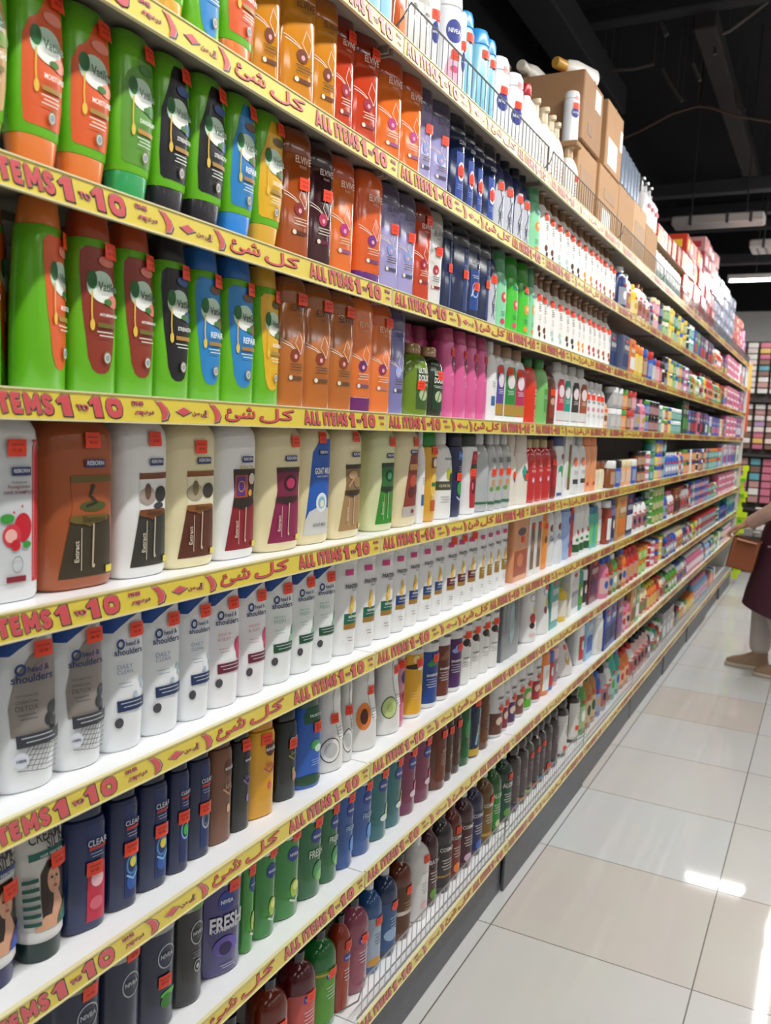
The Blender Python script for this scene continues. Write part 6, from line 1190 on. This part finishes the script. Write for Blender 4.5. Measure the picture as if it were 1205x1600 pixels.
# ---------------------------------------------------------------- the person at the right edge
def skin_mesh(name, V, E, R, mat, sub=2):
    me = bpy.data.meshes.new(name); me.from_pydata(V, E, []); o = bpy.data.objects.new(name, me); COL.objects.link(o)
    m = o.modifiers.new('skin', 'SKIN'); m.use_smooth_shade = True
    for i, r in enumerate(R):
        d = me.skin_vertices[0].data[i]; d.radius = (r, r) if not isinstance(r, tuple) else r
    me.skin_vertices[0].data[0].use_root = True
    s = o.modifiers.new('sub', 'SUBSURF'); s.levels = sub; s.render_levels = sub
    bpy.context.view_layer.update()
    ev = o.evaluated_get(bpy.context.evaluated_depsgraph_get()); m2 = bpy.data.meshes.new_from_object(ev)
    bpy.data.objects.remove(o); m2.materials.clear(); m2.materials.append(mat); m2.name = name
    return m2
P0 = Vector((.66, 4.52, 0))
person = put('person', None, None, P0); tag(person, 'person in burgundy knee-length coat and light trousers, facing the shelves', 'person')
SKIN = M('#b98a6e', .5, .05)
def chainer():
    V, E, R = [], [], []
    def add(p, r, par=None):
        V.append(tuple(p)); R.append(r)
        if par is not None: E.append((par, len(V) - 1))
        return len(V) - 1
    return V, E, R, add
V, E, R, add = chainer()
pel = add((0, 0, .93), (.13, .11)); ab = add((.0, 0, 1.08), (.115, .1), pel); ch = add((0, 0, 1.27), (.13, .11), ab); up = add((.01, 0, 1.40), (.09, .08), ch)
nk = add((-.01, 0, 1.47), .048, up); hd0 = add((-.03, 0, 1.545), .07, nk); hd1 = add((-.035, 0, 1.61), .085, hd0); hd2 = add((-.02, 0, 1.675), .07, hd1)
add((-.118, 0, 1.585), .012, hd1)                                              # nose
legs = {}
for s, kx, ax, ay in ((-1, -.07, .05, -.06), (1, -.17, -.14, .11)):
    h = add((0, .09 * s, .86), .09, pel); k = add((kx * .8, ay * .7 + .03 * s, .48), .058, h); a = add((ax, ay, .10), .038, k); f = add((ax - .08, ay, .05), .036, a); add((ax - .15, ay, .04), .028, f)
hands = []
for s, el, wr_, tip in ((-1, (-.10, -.22, 1.12), (-.27, -.17, 1.00), (-.34, -.15, .965)), (1, (-.04, .22, 1.12), (-.22, .19, 1.02), (-.29, .17, .99))):
    sh_ = add((.01, .16 * s, 1.385), .056, up); e = add(el, .038, sh_); w = add(wr_, .026, e); p = add(tuple(Vector(wr_).lerp(Vector(tip), .7)), (.034, .016), w)
    d = (Vector(tip) - Vector(wr_)).normalized(); side = Vector((0, 1, 0))
    for q, (o_, L) in enumerate(((-.026, .062), (-.009, .07), (.009, .066), (.026, .052))):
        b0 = Vector(tip) + side * o_; b1 = b0 + d * L * .45 + Vector((0, 0, -.010)); b2 = b1 + d * L * .3 + Vector((0, 0, -.024))
        i0 = add(b0, .0095, p); i1 = add(b1, .0088, i0); add(b2, .0075, i1)
    t0 = Vector(wr_).lerp(Vector(tip), .4) - side * .034 * s * -1; i0 = add(t0, .011, w); i1 = add(t0 + d * .03 + Vector((0, 0, -.02)), .0095, i0); add(t0 + d * .05 + Vector((0, 0, -.035)), .008, i1)
put('body', skin_mesh('body', V, E, R, SKIN), person)
# hair, eyes, mouth
b = MB(); b.loft([(1.30, .10, .035, 2, 0, .075), (1.42, .10, .05, 2, 0, .06), (1.52, .095, .075, 2, 0, .03), (1.60, .095, .092, 2, 0, .008), (1.67, .092, .095, 2, 0, -.005), (1.72, .075, .078, 2, 0, -.01), (1.755, .03, .03, 2, 0, -.01)], 24)
b.build('hair', M('#15110f', .5, .2), person, smooth=60)
for s in (-1, 1): b = MB(); b.loft([(1.598, .008, .004, 2, .032 * s, -.112), (1.606, .013, .008, 2, .032 * s, -.112), (1.614, .008, .004, 2, .032 * s, -.112)], 10); b.build('eye', M('#1c1412', .3, .4), person)
b = MB(); b.loft([(1.546, .018, .004, 2, 0, -.098), (1.552, .024, .008, 2, 0, -.1), (1.558, .018, .004, 2, 0, -.098)], 12); b.build('mouth', M('#8a4440', .5, .1), person)
# coat, with sleeves
coat = MB(); BUR = M('#3e1626', .75, 0, var=.15)
coat.loft([(1.45, .07, .06, 2.2), (1.42, .15, .09, 2.3), (1.36, .20, .12, 2.4), (1.2, .19, .145, 2.4), (1.05, .175, .15, 2.3), (.95, .185, .18, 2.3), (.75, .20, .205, 2.3), (.56, .22, .24, 2.3, 0, -.01), (.46, .235, .255, 2.3, 0, -.01), (.455, .225, .245, 2.3, 0, -.01)], 36)
for i, (x, y, z) in enumerate(coat.v):
    coat.v[i] = (x, y + .004 * sin(14 * x + 9 * z), z - (.28 * (x + .22) if z < .6 else 0))
coat.build('coat', BUR, person, smooth=60)
for s, el, wr_ in ((-1, (-.10, -.22, 1.12), (-.25, -.175, 1.01)), (1, (-.04, .22, 1.12), (-.2, .195, 1.03))):
    b = MB(); b.tube([(.01, .14 * s, 1.40), (-.02, .185 * s, 1.30), el, tuple(Vector(el).lerp(Vector(wr_), .5)), wr_], [.066, .06, .052, .046, .042], 16); b.build('sleeve', M('#a98a7c', .8, 0, var=.1), person, smooth=60)
b = MB()
for z in (.62, .78, .94, 1.1): b.tube([(-.19, -.06, z), (-.2, -.06, z + .001), (-.23, -.06, z + .001)], .008, 8)
b.build('coat_buttons', M('#d0c4b8', .4, .3), person)
# trousers
V, E, R, add = chainer()
p0 = add((0, 0, .9), (.13, .12))
for s, kx, ax, ay in ((-1, -.07, .05, -.06), (1, -.17, -.14, .11)):
    h = add((0, .08 * s, .8), .105, p0); k = add((kx * .8, ay * .7 + .03 * s, .48), .082, h); m_ = add(((kx * .8 + ax) / 2, ay, .3), .074, k); add((ax + .005, ay, .10), .074, m_)
put('trousers', skin_mesh('trousers', V, E, R, M('#bcb6b0', .85, 0, var=.12)), person)
# sneakers
for s, ax, ay in ((-1, .05, -.06), (1, -.14, .11)):
    b = MB(); b.loft([(.022, .044, .135, 2.6, ay, ax - .065), (.045, .046, .135, 2.5, ay, ax - .065), (.065, .042, .115, 2.4, ay, ax - .05), (.085, .038, .08, 2.3, ay, ax - .02), (.115, .036, .05, 2.1, ay, ax + .01), (.125, .032, .045, 2.1, ay, ax + .01)], 28)
    sh = b.build('sneaker', M('#9a8068', .75, .05, var=.15), person, smooth=60)
    b = MB(); b.loft([(.0, .043, .138, 2.6, ay, ax - .065), (.004, .047, .143, 2.6, ay, ax - .065), (.022, .048, .144, 2.6, ay, ax - .065), (.026, .045, .138, 2.6, ay, ax - .065)], 28); b.build('sole', M('#c0b4a4', .7, 0), sh, smooth=50)
    b = MB()
    for i in range(4): b.tube([(ax - .09 + .022 * i, ay - .03, .072 + .011 * i), (ax - .088 + .022 * i, ay, .082 + .012 * i), (ax - .09 + .022 * i, ay + .03, .072 + .011 * i)], .003, 5)
    b.build('laces', M('#b8a894', .7, 0), sh)
# the open brown box held in front
t = put('brown_box', None, None, (P0.x - .285, P0.y - .16, .71)); tag(t, 'small open brown box held by the person in burgundy', 'box'); t.rotation_euler = (0, .18, 0)
b = MB(); b.box(-.085, .085, -.06, -.055, 0, .2); b.box(-.085, .085, .055, .06, 0, .2); b.box(-.085, -.08, -.06, .06, 0, .2); b.box(.08, .085, -.06, .06, 0, .2); b.box(-.085, .085, -.06, .06, 0, .004)
b.build('body', M('#8a4c2c', .7, 0, var=.1), t)
b = MB(); b.box(-.135, -.085, -.06, .06, .185, .19); b.box(-.06, .06, -.10, -.06, .19, .195); b.build('flap', M('#b08868', .7, 0), t)
